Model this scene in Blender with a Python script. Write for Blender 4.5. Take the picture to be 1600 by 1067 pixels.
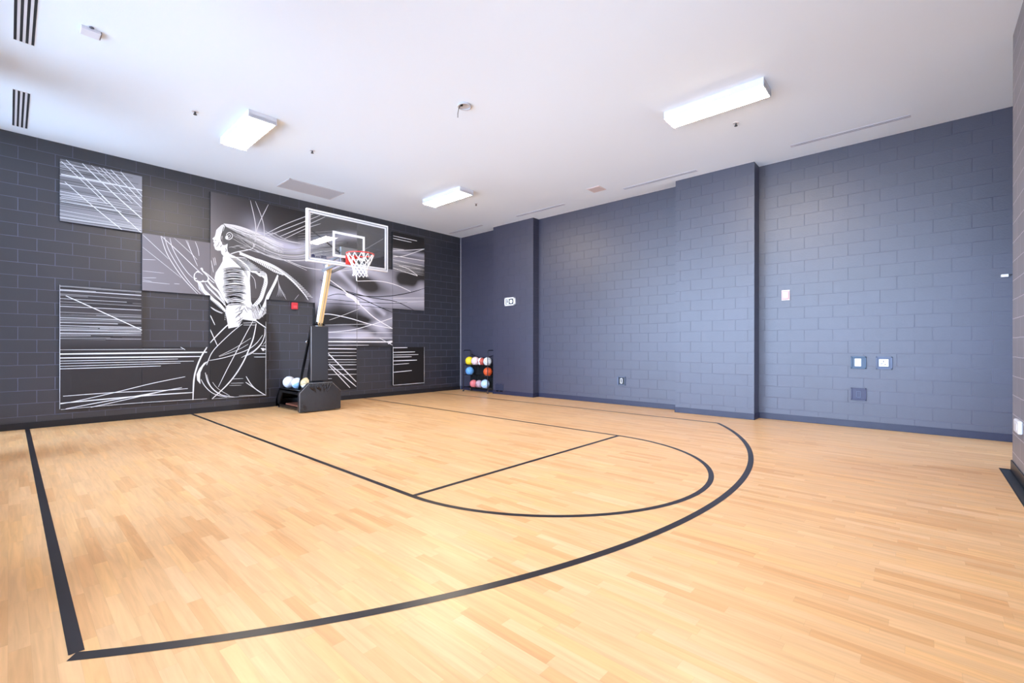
import bpy, bmesh, math, random
from mathutils import Vector, Matrix
PI = math.pi
H = 4.519                                   # ceiling height
CAM = (-9.04, -10.214, 1.279)
YAW, F_PX, V0, ROLL = 0.83698, 708.92, 541.4, 0.00124
sc = bpy.context.scene
for o in list(bpy.data.objects): bpy.data.objects.remove(o)

# ------------------------------------------------------------------ camera
cd = bpy.data.cameras.new('camera'); cam = bpy.data.objects.new('camera', cd)
sc.collection.objects.link(cam)
cd.sensor_width = 36; cd.lens = F_PX / 1600 * 36; cd.shift_y = (V0 - 533.5) / 1600
cd.clip_start = 0.05; cd.clip_end = 200
cam.matrix_world = Matrix.Translation(CAM) @ Matrix.Rotation(-YAW, 4, 'Z') @ Matrix.Rotation(PI/2, 4, 'X') @ Matrix.Rotation(ROLL, 4, 'Z')
sc.camera = cam
# ------------------------------------------------------------------ sky, exposure
sc.view_settings.view_transform = 'Standard'; sc.view_settings.look = 'None'
sc.view_settings.gamma = 1; sc.view_settings.use_curve_mapping = False
sc.view_settings.exposure = 0.47
w = bpy.data.worlds.new('daylight'); sc.world = w; w.use_nodes = True
nt = w.node_tree; bgn = nt.nodes['Background']
tc = nt.nodes.new('ShaderNodeTexCoord'); sx = nt.nodes.new('ShaderNodeSeparateXYZ'); rp = nt.nodes.new('ShaderNodeValToRGB')
nt.links.new(tc.outputs['Generated'], sx.inputs[0])
mr = nt.nodes.new('ShaderNodeMapRange'); mr.inputs[1].default_value = -1; mr.inputs[2].default_value = 1
nt.links.new(sx.outputs[2], mr.inputs[0]); nt.links.new(mr.outputs[0], rp.inputs[0]); nt.links.new(rp.outputs[0], bgn.inputs[0])
e = rp.color_ramp.elements; e[0].position = .40; e[0].color = (.29, .38, .52, 1); e[1].position = .52; e[1].color = (.52, .70, 1, 1)
bgn.inputs[1].default_value = 16.5
LAMP = 50.0                                  # brightness of the ceiling fixtures' diffusers

# windows of the left wall (outside the frame): (y0, y1, z0, z1)
WX = -9.55
WINS = [(-2.05, -0.08, .1, 4.42), (-6.3, -2.75, .3, 4.35), (-10.4, -7.0, .3, 4.35)]
def portal(name, loc, rot, sx_, sy_):
    l = bpy.data.lights.new(name, 'AREA'); l.shape = 'RECTANGLE'; l.size = sx_; l.size_y = sy_
    l.cycles.is_portal = True
    o = bpy.data.objects.new(name, l); sc.collection.objects.link(o); o.location = loc; o.rotation_euler = rot
for i, (a, b, c, d) in enumerate(WINS):
    portal('window_daylight', (WX - .12, (a+b)/2, (c+d)/2), (0, -PI/2, 0), d-c, b-a)
portal('window_daylight', (-.95, -12.45, 1.55), (PI/2, 0, 0), 1.3, 2.5)

# ------------------------------------------------------------------ helpers
def lin(c):
    c = c/255
    return c/12.92 if c <= .04045 else ((c+.055)/1.055)**2.4
def RGB(r, g, b): return (lin(r), lin(g), lin(b), 1)
def mat(name, col, rough=.5, metal=0, bump=0, bscale=60, var=0, vscale=4, coat=0, spec=.5):
    m = bpy.data.materials.new(name); m.use_nodes = True; n = m.node_tree; p = n.nodes['Principled BSDF']
    p.inputs['Base Color'].default_value = col; p.inputs['Roughness'].default_value = rough; p.inputs['Metallic'].default_value = metal
    p.inputs['Coat Weight'].default_value = coat; p.inputs['Specular IOR Level'].default_value = spec
    co = n.nodes.new('ShaderNodeTexCoord')
    if bump:
        t = n.nodes.new('ShaderNodeTexNoise'); t.inputs['Scale'].default_value = bscale; n.links.new(co.outputs['Object'], t.inputs['Vector'])
        b = n.nodes.new('ShaderNodeBump'); b.inputs['Strength'].default_value = bump; b.inputs['Distance'].default_value = .01
        n.links.new(t.outputs['Fac'], b.inputs['Height']); n.links.new(b.outputs[0], p.inputs['Normal'])
    if var:
        t = n.nodes.new('ShaderNodeTexNoise'); t.inputs['Scale'].default_value = vscale; n.links.new(co.outputs['Object'], t.inputs['Vector'])
        r = n.nodes.new('ShaderNodeMapRange'); r.inputs[3].default_value = 1-var; r.inputs[4].default_value = 1+var
        n.links.new(t.outputs['Fac'], r.inputs[0])
        x = n.nodes.new('ShaderNodeVectorMath'); x.operation = 'SCALE'; x.inputs[0].default_value = col[:3]
        n.links.new(r.outputs[0], x.inputs['Scale']); n.links.new(x.outputs[0], p.inputs['Base Color'])
    return m
def emit(name, col, s):
    m = bpy.data.materials.new(name); m.use_nodes = True; p = m.node_tree.nodes['Principled BSDF']
    p.inputs['Base Color'].default_value = (.8, .8, .8, 1); p.inputs['Emission Color'].default_value = col; p.inputs['Emission Strength'].default_value = s
    return m
def glass(name, refl=1.0, tint=(1, 1, 1, 1), ior=1.5):
    m = bpy.data.materials.new(name); m.use_nodes = True; n = m.node_tree; n.nodes.remove(n.nodes['Principled BSDF'])
    out = n.nodes['Material Output']; t = n.nodes.new('ShaderNodeBsdfTransparent'); t.inputs[0].default_value = tint
    g = n.nodes.new('ShaderNodeBsdfGlossy'); g.inputs['Roughness'].default_value = .01
    f = n.nodes.new('ShaderNodeFresnel'); f.inputs[0].default_value = ior
    mu = n.nodes.new('ShaderNodeMath'); mu.operation = 'MULTIPLY'; mu.inputs[1].default_value = refl; mu.use_clamp = True
    mx = n.nodes.new('ShaderNodeMixShader'); n.links.new(f.outputs[0], mu.inputs[0]); n.links.new(mu.outputs[0], mx.inputs[0])
    n.links.new(t.outputs[0], mx.inputs[1]); n.links.new(g.outputs[0], mx.inputs[2]); n.links.new(mx.outputs[0], out.inputs[0])
    return m

class MB:
    """collects shapes (world coordinates) into ONE mesh"""
    def __init__(s): s.bm = bmesh.new(); s.uv = s.bm.loops.layers.uv.new('UVMap')
    def merge(s, b2, mi=0, smooth=False):
        vm = {v: s.bm.verts.new(v.co) for v in b2.verts}
        for f in b2.faces:
            try: g = s.bm.faces.new([vm[v] for v in f.verts])
            except ValueError: continue
            g.material_index = mi; g.smooth = smooth
        b2.free(); return s
    def box(s, a, b, mi=0, bev=0, seg=2):
        lo = Vector([min(a[i], b[i]) for i in range(3)]); hi = Vector([max(a[i], b[i]) for i in range(3)])
        b2 = bmesh.new(); bmesh.ops.create_cube(b2, size=1)
        for v in b2.verts: v.co = Vector([(lo[i]+hi[i])/2 + v.co[i]*(hi[i]-lo[i]) for i in range(3)])
        if bev: bmesh.ops.bevel(b2, geom=b2.edges[:], offset=bev, segments=seg, affect='EDGES', profile=.5)
        return s.merge(b2, mi)
    def beam(s, a, b, wx, wy, mi=0, bev=0, side=(1, 0, 0)):
        a, b = Vector(a), Vector(b); z = (b-a); L = z.length; z.normalize(); x = Vector(side); x = (x - z*x.dot(z)).normalized(); y = z.cross(x)
        b2 = bmesh.new(); bmesh.ops.create_cube(b2, size=1)
        if bev:
            for v in b2.verts: v.co = Vector((v.co.x*wx, v.co.y*wy, v.co.z*L))
            bmesh.ops.bevel(b2, geom=b2.edges[:], offset=bev, segments=2, affect='EDGES')
            for v in b2.verts: v.co = (a+b)/2 + x*v.co.x + y*v.co.y + z*v.co.z
        else:
            for v in b2.verts: v.co = (a+b)/2 + x*v.co.x*wx + y*v.co.y*wy + z*v.co.z*L
        return s.merge(b2, mi)
    def tube(s, pts, r, n=8, mi=0, closed=False, cap=True):
        pts = [Vector(p) for p in pts]; N = len(pts); rings = []; prev = None
        for i, p in enumerate(pts):
            if closed: t = (pts[(i+1) % N]-pts[i-1])
            else: t = pts[min(i+1, N-1)]-pts[max(i-1, 0)]
            t.normalize()
            if prev is None:
                u = t.orthogonal().normalized()
            else:
                u = prev - t*prev.dot(t); u = u.normalized() if u.length > 1e-6 else t.orthogonal().normalized()
            prev = u; v = t.cross(u); rr = r[i] if isinstance(r, (list, tuple)) else r
            rings.append([s.bm.verts.new(p + (u*math.cos(2*PI*k/n) + v*math.sin(2*PI*k/n))*rr) for k in range(n)])
        for i in range(N if closed else N-1):
            A, B = rings[i], rings[(i+1) % N]
            off = 0
            if closed and i == N-1:
                off = min(range(n), key=lambda q: (A[0].co-B[q].co).length)
            for k in range(n):
                f = s.bm.faces.new((A[k], A[(k+1) % n], B[(k+1+off) % n], B[(k+off) % n])); f.material_index = mi; f.smooth = True
        if cap and not closed:
            for R_ in (list(reversed(rings[0])), rings[-1]):
                f = s.bm.faces.new(R_); f.material_index = mi
        return s
    def cyl(s, c, r, h, axis='Z', n=24, mi=0, r2=None):
        c = Vector(c); d = {'X': Vector((1, 0, 0)), 'Y': Vector((0, 1, 0)), 'Z': Vector((0, 0, 1))}[axis]
        return s.tube([c-d*h/2, c+d*h/2], [r, r if r2 is None else r2], n, mi)
    def prism(s, poly, d, mi=0, bev=0):
        """poly: 3D points of a planar outline, d: extrusion vector"""
        b2 = bmesh.new(); d = Vector(d)
        A = [b2.verts.new(Vector(p)) for p in poly]; B = [b2.verts.new(Vector(p)+d) for p in poly]; n = len(A)
        b2.faces.new(list(reversed(A))); b2.faces.new(B)
        for i in range(n): b2.faces.new((A[i], A[(i+1) % n], B[(i+1) % n], B[i]))
        bmesh.ops.recalc_face_normals(b2, faces=b2.faces[:])
        if bev: bmesh.ops.bevel(b2, geom=b2.edges[:], offset=bev, segments=2, affect='EDGES')
        return s.merge(b2, mi)
    def sphere(s, c, r, mi=0, u=24, v=16, sc_=(1, 1, 1)):
        b2 = bmesh.new(); bmesh.ops.create_uvsphere(b2, u_segments=u, v_segments=v, radius=r)
        for q in b2.verts: q.co = Vector(c) + Vector([q.co[i]*sc_[i] for i in range(3)])
        return s.merge(b2, mi, True)
    def face(s, pts, mi=0):
        f = s.bm.faces.new([s.bm.verts.new(Vector(p)) for p in pts]); f.material_index = mi; return s
    def boxuv(s):
        for f in s.bm.faces:
            n = f.normal
            for l in f.loops:
                c = l.vert.co
                l[s.uv].uv = (c.x+.15, c.z) if abs(n.y) > .7 else ((c.y-.06, c.z) if abs(n.x) > .7 else (c.x, c.y))
        return s
    def build(s, name, mats, parent=None, loc=None, **props):
        s.bm.normal_update(); 
        if props.pop('uvs', False): s.boxuv()
        off = Vector(parent['base']) if parent is not None and 'base' in parent else (Vector(loc) if loc else Vector((0, 0, 0)))
        for v in s.bm.verts: v.co -= off
        me = bpy.data.meshes.new(name); s.bm.to_mesh(me); s.bm.free()
        for m in (mats if isinstance(mats, (list, tuple)) else [mats]): me.materials.append(m)
        o = bpy.data.objects.new(name, me); sc.collection.objects.link(o)
        if parent is not None:
            o.parent = parent
            if 'base' in parent: o['base'] = list(off)
        elif loc: o.location = loc
        for k, v in props.items(): o[k] = v
        return o
def thing(name, loc, label, cat, group=None):
    o = bpy.data.objects.new(name, None); sc.collection.objects.link(o); o.location = loc; o.empty_display_size = .2
    o['label'] = label; o['category'] = cat; o['base'] = list(loc)
    if group: o['group'] = group
    return o
def dup(root, loc, label=None, group=None):
    r = root.copy(); sc.collection.objects.link(r); r.location = loc
    if label: r['label'] = label
    if group: r['group'] = group
    for ch in list(root.children):
        c = ch.copy(); sc.collection.objects.link(c); c.parent = r
        for g in ch.children:
            d = g.copy(); sc.collection.objects.link(d); d.parent = c
    return r

# ------------------------------------------------------------------ materials of the room
def block_material(name, col, mortar=2.6):
    m = bpy.data.materials.new(name); m.use_nodes = True; n = m.node_tree; p = n.nodes['Principled BSDF']; L = n.links.new
    uv = n.nodes.new('ShaderNodeUVMap')
    # slightly wavering joints
    ns = n.nodes.new('ShaderNodeTexNoise'); ns.inputs['Scale'].default_value = 5; ns.inputs['Detail'].default_value = 2; L(uv.outputs[0], ns.inputs['Vector'])
    sb = n.nodes.new('ShaderNodeVectorMath'); sb.operation = 'SUBTRACT'; L(ns.outputs['Color'], sb.inputs[0]); sb.inputs[1].default_value = (.5, .5, .5)
    s2 = n.nodes.new('ShaderNodeVectorMath'); s2.operation = 'SCALE'; s2.inputs['Scale'].default_value = .008; L(sb.outputs[0], s2.inputs[0])
    ad = n.nodes.new('ShaderNodeVectorMath'); ad.operation = 'ADD'; L(uv.outputs[0], ad.inputs[0]); L(s2.outputs[0], ad.inputs[1])
    br = n.nodes.new('ShaderNodeTexBrick'); L(ad.outputs[0], br.inputs['Vector'])
    br.inputs['Scale'].default_value = 1; br.inputs['Brick Width'].default_value = .4; br.inputs['Row Height'].default_value = H/23
    br.inputs['Mortar Size'].default_value = .0045; br.inputs['Mortar Smooth'].default_value = .2; br.offset = .5; br.squash = 1
    br.inputs['Color1'].default_value = (.94, .94, .94, 1); br.inputs['Color2'].default_value = (1.07, 1.07, 1.07, 1); br.inputs['Mortar'].default_value = (mortar, mortar, mortar, 1)
    # patchy filling of the joints
    n2 = n.nodes.new('ShaderNodeTexNoise'); n2.inputs['Scale'].default_value = 1.6; n2.inputs['Detail'].default_value = 4; L(uv.outputs[0], n2.inputs['Vector'])
    r2 = n.nodes.new('ShaderNodeMapRange'); r2.inputs[1].default_value = .35; r2.inputs[2].default_value = .6; r2.inputs[3].default_value = .4; L(n2.outputs['Fac'], r2.inputs[0])
    hm = n.nodes.new('ShaderNodeMath'); hm.operation = 'MULTIPLY'; L(br.outputs['Fac'], hm.inputs[0]); L(r2.outputs[0], hm.inputs[1])
    b1 = n.nodes.new('ShaderNodeBump'); b1.invert = True; b1.inputs['Strength'].default_value = 1; b1.inputs['Distance'].default_value = .024; L(hm.outputs[0], b1.inputs['Height'])
    n3 = n.nodes.new('ShaderNodeTexNoise'); n3.inputs['Scale'].default_value = 45; n3.inputs['Detail'].default_value = 5; L(uv.outputs[0], n3.inputs['Vector'])
    b2 = n.nodes.new('ShaderNodeBump'); b2.inputs['Strength'].default_value = .35; b2.inputs['Distance'].default_value = .004; L(n3.outputs['Fac'], b2.inputs['Height']); L(b1.outputs[0], b2.inputs['Normal'])
    L(b2.outputs[0], p.inputs['Normal'])
    n4 = n.nodes.new('ShaderNodeTexNoise'); n4.inputs['Scale'].default_value = 1.1; n4.inputs['Detail'].default_value = 3; L(uv.outputs[0], n4.inputs['Vector'])
    r4 = n.nodes.new('ShaderNodeMapRange'); r4.inputs[3].default_value = .82; r4.inputs[4].default_value = 1.18; L(n4.outputs['Fac'], r4.inputs[0])
    v1 = n.nodes.new('ShaderNodeVectorMath'); v1.operation = 'SCALE'; L(br.outputs['Color'], v1.inputs[0]); L(r4.outputs[0], v1.inputs['Scale'])
    v2 = n.nodes.new('ShaderNodeVectorMath'); v2.operation = 'MULTIPLY'; v2.inputs[1].default_value = col[:3]; L(v1.outputs[0], v2.inputs[0]); L(v2.outputs[0], p.inputs['Base Color'])
    p.inputs['Roughness'].default_value = .46; p.inputs['Specular IOR Level'].default_value = 1.0; p.inputs['Coat Weight'].default_value = .35; p.inputs['Coat Roughness'].default_value = .5
    return m
def floor_material():
    m = bpy.data.materials.new('maple_strip_floor'); m.use_nodes = True; n = m.node_tree; p = n.nodes['Principled BSDF']; L = n.links.new
    co = n.nodes.new('ShaderNodeTexCoord'); sp = n.nodes.new('ShaderNodeSeparateXYZ'); L(co.outputs['Object'], sp.inputs[0])
    def M(op, a, b=None, c=None):
        q = n.nodes.new('ShaderNodeMath'); q.operation = op
        for i, x in enumerate((a, b, c)):
            if x is None: continue
            if isinstance(x, (int, float)): q.inputs[i].default_value = x
            else: L(x, q.inputs[i])
        return q.outputs[0]
    PW, PL = .066, .52
    rx = M('DIVIDE', sp.outputs[0], PW); row = M('FLOOR', rx); fx = M('FRACT', rx)
    wn = n.nodes.new('ShaderNodeTexWhiteNoise'); wn.noise_dimensions = '1D'; L(row, wn.inputs['W'])
    ly = M('ADD', M('DIVIDE', sp.outputs[1], PL), M('MULTIPLY', wn.outputs['Value'], 7.3)); cell = M('FLOOR', ly); fy = M('FRACT', ly)
    cb = n.nodes.new('ShaderNodeCombineXYZ'); L(row, cb.inputs[0]); L(cell, cb.inputs[1])
    w2 = n.nodes.new('ShaderNodeTexWhiteNoise'); w2.noise_dimensions = '2D'; L(cb.outputs[0], w2.inputs['Vector'])
    rp = n.nodes.new('ShaderNodeValToRGB'); L(w2.outputs['Value'], rp.inputs[0]); e = rp.color_ramp.elements
    e[0].position = 0; e[0].color = RGB(212, 158, 104); e[1].position = 1; e[1].color = RGB(229, 184, 136)
    for pos, c in ((.12, (217, 166, 113)), (.3, (221, 173, 121)), (.6, (223, 177, 127)), (.85, (227, 176, 118))):
        k = e.new(pos); k.color = RGB(*c)
    # grain stretched along the strips
    mp = n.nodes.new('ShaderNodeMapping'); mp.inputs['Scale'].default_value = (38, 2.2, 1); L(co.outputs['Object'], mp.inputs[0])
    av = n.nodes.new('ShaderNodeVectorMath'); av.operation = 'ADD'; L(mp.outputs[0], av.inputs[0])
    sv = n.nodes.new('ShaderNodeVectorMath'); sv.operation = 'SCALE'; sv.inputs['Scale'].default_value = 17; L(w2.outputs['Color'], sv.inputs[0]); L(sv.outputs[0], av.inputs[1])
    gn = n.nodes.new('ShaderNodeTexNoise'); gn.inputs['Scale'].default_value = 1; gn.inputs['Detail'].default_value = 5; gn.inputs['Distortion'].default_value = .6; L(av.outputs[0], gn.inputs['Vector'])
    gr = n.nodes.new('ShaderNodeMapRange'); gr.inputs[1].default_value = .3; gr.inputs[2].default_value = .7; gr.inputs[3].default_value = .86; gr.inputs[4].default_value = 1.08; L(gn.outputs['Fac'], gr.inputs[0])
    # dark hairline joints
    ex = M('MINIMUM', fx, M('SUBTRACT', 1, fx)); ey = M('MINIMUM', fy, M('SUBTRACT', 1, fy))
    jx = n.nodes.new('ShaderNodeMapRange'); jx.inputs[2].default_value = .018; jx.inputs[3].default_value = .86; L(ex, jx.inputs[0])
    jy = n.nodes.new('ShaderNodeMapRange'); jy.inputs[2].default_value = .003; jy.inputs[3].default_value = .86; L(ey, jy.inputs[0])
    k = M('MULTIPLY', M('MULTIPLY', jx.outputs[0], jy.outputs[0]), gr.outputs[0])
    v = n.nodes.new('ShaderNodeVectorMath'); v.operation = 'SCALE'; L(rp.outputs[0], v.inputs[0]); L(k, v.inputs['Scale']); L(v.outputs[0], p.inputs['Base Color'])
    n5 = n.nodes.new('ShaderNodeTexNoise'); n5.inputs['Scale'].default_value = 2.5; n5.inputs['Detail'].default_value = 4; L(co.outputs['Object'], n5.inputs['Vector'])
    r5 = n.nodes.new('ShaderNodeMapRange'); r5.inputs[3].default_value = .27; r5.inputs[4].default_value = .42; L(n5.outputs['Fac'], r5.inputs[0]); L(r5.outputs[0], p.inputs['Roughness'])
    b = n.nodes.new('ShaderNodeBump'); b.inputs['Strength'].default_value = .12; b.inputs['Distance'].default_value = .002; L(k, b.inputs['Height']); L(b.outputs[0], p.inputs['Normal'])
    p.inputs['Specular IOR Level'].default_value = .5
    return m
BLOCK = block_material('painted_concrete_block', RGB(40, 38, 58), 1.6)
BLOCKM = block_material('shaded_concrete_block', RGB(23, 24, 36), 7)  # block paint copied darker, putting the mural wall's shade into its colour
BLOCKG = block_material('grey_concrete_block', RGB(122, 118, 124))
FLOOR = floor_material()
LINE = mat('black_court_paint', RGB(34, 30, 34), .33)
CEIL = mat('white_ceiling_paint', RGB(232, 243, 253), .85, bump=.08, bscale=90)
BASEN = mat('navy_rubber_base', RGB(36, 38, 60), .4)
BASEB = mat('black_rubber_base', RGB(26, 27, 33), .4)
BLACK = mat('black_metal', RGB(20, 20, 22), .35, .6)
WHITE = mat('white_enamel', RGB(220, 220, 224), .4)
DIFF = emit('lit_diffuser', (1, .84, .64, 1), LAMP)
GREYM = mat('grey_metal', RGB(120, 122, 128), .4, .5)
SLOT = mat('dark_slot', RGB(38, 42, 46), .6)
VINYL = mat('black_vinyl', RGB(34, 31, 32), .24, bump=.3, bscale=9)
VPIPE = mat('grey_vinyl_piping', RGB(150, 150, 152), .5)
CHROME = mat('chrome', RGB(200, 200, 205), .15, 1)
FRAME = mat('white_board_frame', RGB(232, 235, 240), .35)
ALU = mat('brushed_aluminium', RGB(170, 172, 178), .35, .8)
RED = mat('red_rim_paint', RGB(214, 58, 50), .35)
NET = mat('white_net_cord', RGB(240, 240, 238), .8)
CREAM = mat('cream_pole_paint', RGB(233, 205, 150), .4)
GLASS = glass('clear_backboard_glass', 1.6, (.93, .95, .96, 1))
WGLASS = glass('window_glass', 1.0)

# ------------------------------------------------------------------ room shell
XL, YB = WX, -12.3
S = dict(kind='structure')
YF = -10.92                                # face of the near block wall
m = MB(); m.face([(XL-.2, YB-.2, 0), (.2, YB-.2, 0), (.2, .2, 0), (XL-.2, .2, 0)])
def strip(m, pts, wd, z, mi=1):
    L_, R_ = [], []
    for i, p in enumerate(pts):
        a = Vector(pts[max(i-1, 0)]); b = Vector(pts[min(i+1, len(pts)-1)]); t = (b-a).normalized(); nn = Vector((-t.y, t.x))
        L_.append(Vector(p)+nn*wd/2); R_.append(Vector(p)-nn*wd/2)
    for i in range(len(pts)-1):
        m.face([(R_[i].x, R_[i].y, z), (R_[i+1].x, R_[i+1].y, z), (L_[i+1].x, L_[i+1].y, z), (L_[i].x, L_[i].y, z)], mi)
LW = .05
m.face([(-8.875, -7.60, .0012), (-8.825, -7.60, .0012), (-8.825, 0, .0012), (-8.875, 0, .0012)], 1)
strip(m, [(-1.08, 0), (-1.08, -7.70)], LW, .0012)
AC, AR = (-4.93, -2.535), 6.43
a0 = math.atan2(-7.63-AC[1], -8.875-AC[0]); a1 = math.atan2(-7.70-AC[1], -1.07-AC[0])
strip(m, [(AC[0]+AR*math.cos(a0+(a1-a0)*i/120), AC[1]+AR*math.sin(a0+(a1-a0)*i/120)) for i in range(121)], LW+.006, .0016)
strip(m, [(-6.73, 0), (-6.73, -7.0)], LW, .0012); strip(m, [(-3.17, 0), (-3.17, -7.0)], LW, .0012)
strip(m, [(-6.73, -6.985), (-3.17, -6.985)], LW, .0014)
strip(m, [(-4.95+1.78*math.cos(PI+PI*i/90), -6.985+1.78*math.sin(PI+PI*i/90)) for i in range(91)], LW, .0016)
floor = m.build('floor', [FLOOR, LINE], **S)
m = MB(); m.box((XL-.2, YB-.2, H), (.2, .2, H+.15)); m.build('ceiling', CEIL, **S)
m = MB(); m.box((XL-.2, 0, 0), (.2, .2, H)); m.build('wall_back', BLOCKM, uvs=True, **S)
m = MB(); m.box((0, YB, 0), (.2, 0, H)); m.build('wall_right', BLOCK, uvs=True, **S)
P1 = (-.22, -2.975, -1.57); P2 = (-.31, -8.045, -6.645)
for i, (px, ya, yb) in enumerate((P1, P2)):
    m = MB(); m.box((px, ya, 0), (0, yb, H)); m.build('wall_pier_%d' % (i+1), BLOCK, uvs=True, **S)
NX = -2.05
m = MB(); m.box((XL-.2, YB, 0), (NX, YF, H)); m.build('wall_front', BLOCKG, uvs=True, **S)
# end wall of the alcove, with a glazed door
m = MB(); DX0, DX1, DZ = -1.6, -.3, 2.8
m.box((NX, YB-.2, 0), (DX0, YB, H)); m.box((DX1, YB-.2, 0), (.2, YB, H)); m.box((DX0, YB-.2, DZ), (DX1, YB, H)); m.build('wall_alcove', BLOCK, uvs=True, **S)
m = MB()
for a, b in (((DX0, 0), (DX0+.09, DZ)), ((DX1-.09, 0), (DX1, DZ)), ((DX0, DZ-.1), (DX1, DZ)), ((DX0, 0), (DX1, .2)), ((-.99, .2), (-.91, DZ-.1))):
    m.box((a[0], YB-.08, a[1]), (b[0], YB-.02, b[1]))
d1 = m.build('door_1', BLACK, **S)
MB().box((DX0+.05, YB-.055, .1), (DX1-.05, YB-.045, DZ-.05)).build('glass_pane', WGLASS, parent=d1)
MB().tube([(-1.03, YB+.03, .9), (-1.03, YB+.03, 1.5)], .012).build('door_handle', CHROME, parent=d1)
# left wall with three tall windows
m = MB(); ys = [0]
for a, b, c, d in WINS:
    m.box((XL-.2, b, 0), (XL, ys[-1], H)); m.box((XL-.2, a, 0), (XL, b, c)); m.box((XL-.2, a, d), (XL, b, H)); ys.append(a)
m.box((XL-.2, YF, 0), (XL, ys[-1], H)); m.build('wall_left', BLOCK, uvs=True, **S)
for i, (a, b, c, d) in enumerate(WINS):
    m = MB(); nmu = max(1, round((b-a)/1.2))
    for k in range(nmu+1):
        y = a + (b-a-.05)*k/nmu; m.box((XL-.09, y, c), (XL-.03, y+.05, d))
    for z in (c, 1.1, d-.05): m.box((XL-.09, a, z), (XL-.03, b, z+.05))
    wn_ = m.build('window_%d' % (i+1), BLACK, **S)
    MB().box((XL-.065, a, c), (XL-.06, b, d)).build('window_pane', WGLASS, parent=wn_)
# baseboards
def bb(name, segs, bm_=None):
    m = MB()
    for a, b in segs: m.box((a[0], a[1], 0), (b[0], b[1], .105), bev=.004)
    m.build(name, bm_ or BASEB, **S)
T = .012
bb('baseboard_back', [((XL, -T), (0, 0))])
bb('baseboard_right', [((-T, -1.57), (0, -T)), ((-T, -6.645), (0, -2.975)), ((-T, YB), (0, -8.045))], BASEN)
bb('baseboard_pier_1', [((P1[0]-T, P1[1]-T), (P1[0], P1[2]+T)), ((P1[0]-T, P1[1]-T), (0, P1[1])), ((P1[0]-T, P1[2]), (-T, P1[2]+T))], BASEN)
bb('baseboard_pier_2', [((P2[0]-T, P2[1]-T), (P2[0], P2[2]+T)), ((P2[0]-T, P2[1]-T), (0, P2[1])), ((P2[0]-T, P2[2]), (-T, P2[2]+T))], BASEN)
bb('baseboard_front', [((XL, YF), (NX, YF+T)), ((NX, YB), (NX+T, YF+T))])
MB().box((-.02, -.02, 0), (-.0, -.0, H)).build('highlight_strip_1', mat('pale_corner_highlight', RGB(150, 150, 158), .4), **S)  # wall corner's highlight modelled as a thin pale strip

# ------------------------------------------------------------------ ceiling things
L0 = (-6.67, -2.78, H)
lt = thing('ceiling_light', L0, 'white box ceiling light nearest the mural wall, left of the other two', 'ceiling light', 'surface mounted fluorescent ceiling lights')
m = MB(); hw, hl, hh = .185, .62, .105
m.box((L0[0]-hw, L0[1]-hl, H-.09), (L0[0]+hw, L0[1]+hl, H), bev=.004)
for sgn in (-1, 1): m.box((L0[0]-hw, L0[1]+sgn*hl-.012*(sgn > 0), H-hh), (L0[0]+hw, L0[1]+sgn*hl+.012*(sgn < 0), H-.05), bev=.003)
m.build('housing', WHITE, parent=lt)
m = MB(); prof = []
for k in range(9):
    t = k/8; prof.append((L0[0]-hw+.004 + (2*hw-.008)*t, H-.085-.022*min(1, 3.2*math.sin(PI*t)**.8)))
A = [(x, L0[1]-hl+.013, z) for x, z in prof] ; m.prism(A, (0, 2*hl-.026, 0)); m.build('diffuser', DIFF, parent=lt)
dup(lt, (-2.80, -8.19, H), 'white box ceiling light closest to the viewer on the right, above the wide pier')
dup(lt, (-2.76, -2.68, H), 'white box ceiling light farthest away, above the basketball rack corner')
dup(lt, (-6.7, -8.2, H), 'white box ceiling light overhead behind the top edge of the view')
def slot_diffuser(x, y0, y1, label, nslot, wdt, name='air_slot', dark=SLOT, frame=None, fr=.012):
    t = thing(name, (x, (y0+y1)/2, H), label, 'air vent', 'linear ceiling air slots')
    m = MB(); x0 = x-wdt/2
    m.box((x0-fr, y0-fr, H-.004), (x0+wdt+fr, y0, H)); m.box((x0-fr, y1, H-.004), (x0+wdt+fr, y1+fr, H))
    m.box((x0-fr, y0, H-.004), (x0, y1, H)); m.box((x0+wdt, y0, H-.004), (x0+wdt+fr, y1, H))
    sw = wdt/(2*nslot-1)
    for k in range(nslot-1): m.box((x0+sw*(2*k+1), y0, H-.004), (x0+sw*(2*k+2), y1, H-.0005))
    m.build('frame', frame or WHITE, parent=t)
    MB().box((x0, y0, H-.0015), (x0+wdt, y1, H-.0002)).build('slot_backing', dark, parent=t)
slot_diffuser(-8.935, -1.71, -.31, 'four slot black and white ceiling vent nearest the mural wall, at left', 4, .15, fr=.002)
slot_diffuser(-8.935, -4.5, -3.1, 'four slot black and white ceiling vent cut by the top left of the photo', 4, .15, fr=.002)
LG = mat('light_grey_slot', RGB(112, 114, 124), .6)
for (a, b), lb in zip([(-1.5, -.17), (-4.18, -2.74), (-7.15, -5.68), (-10.1, -8.65)],
        ['thin grey linear air slot in the ceiling corner above the basketball rack', 'thin grey linear air slot in the ceiling just right of the narrow pier',
         'thin grey linear air slot in the ceiling left of the wide pier', 'thin grey linear air slot in the ceiling farthest right']):
    slot_diffuser(-.58, a, b, lb, 3, .075, dark=LG, frame=mat('slot_frame', RGB(205, 205, 212), .5), fr=.006)
t = thing('return_grille', (-4.87, -.85, H), 'wide pale grey return air grille in the ceiling above the mural', 'air vent')
m = MB(); x0, x1, y0, y1 = -5.42, -4.3, -1.17, -.53
for a, b in (((x0, y0), (x1, y0+.025)), ((x0, y1-.025), (x1, y1)), ((x0, y0), (x0+.025, y1)), ((x1-.025, y0), (x1, y1))): m.box((a[0], a[1], H-.008), (b[0], b[1], H))
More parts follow.
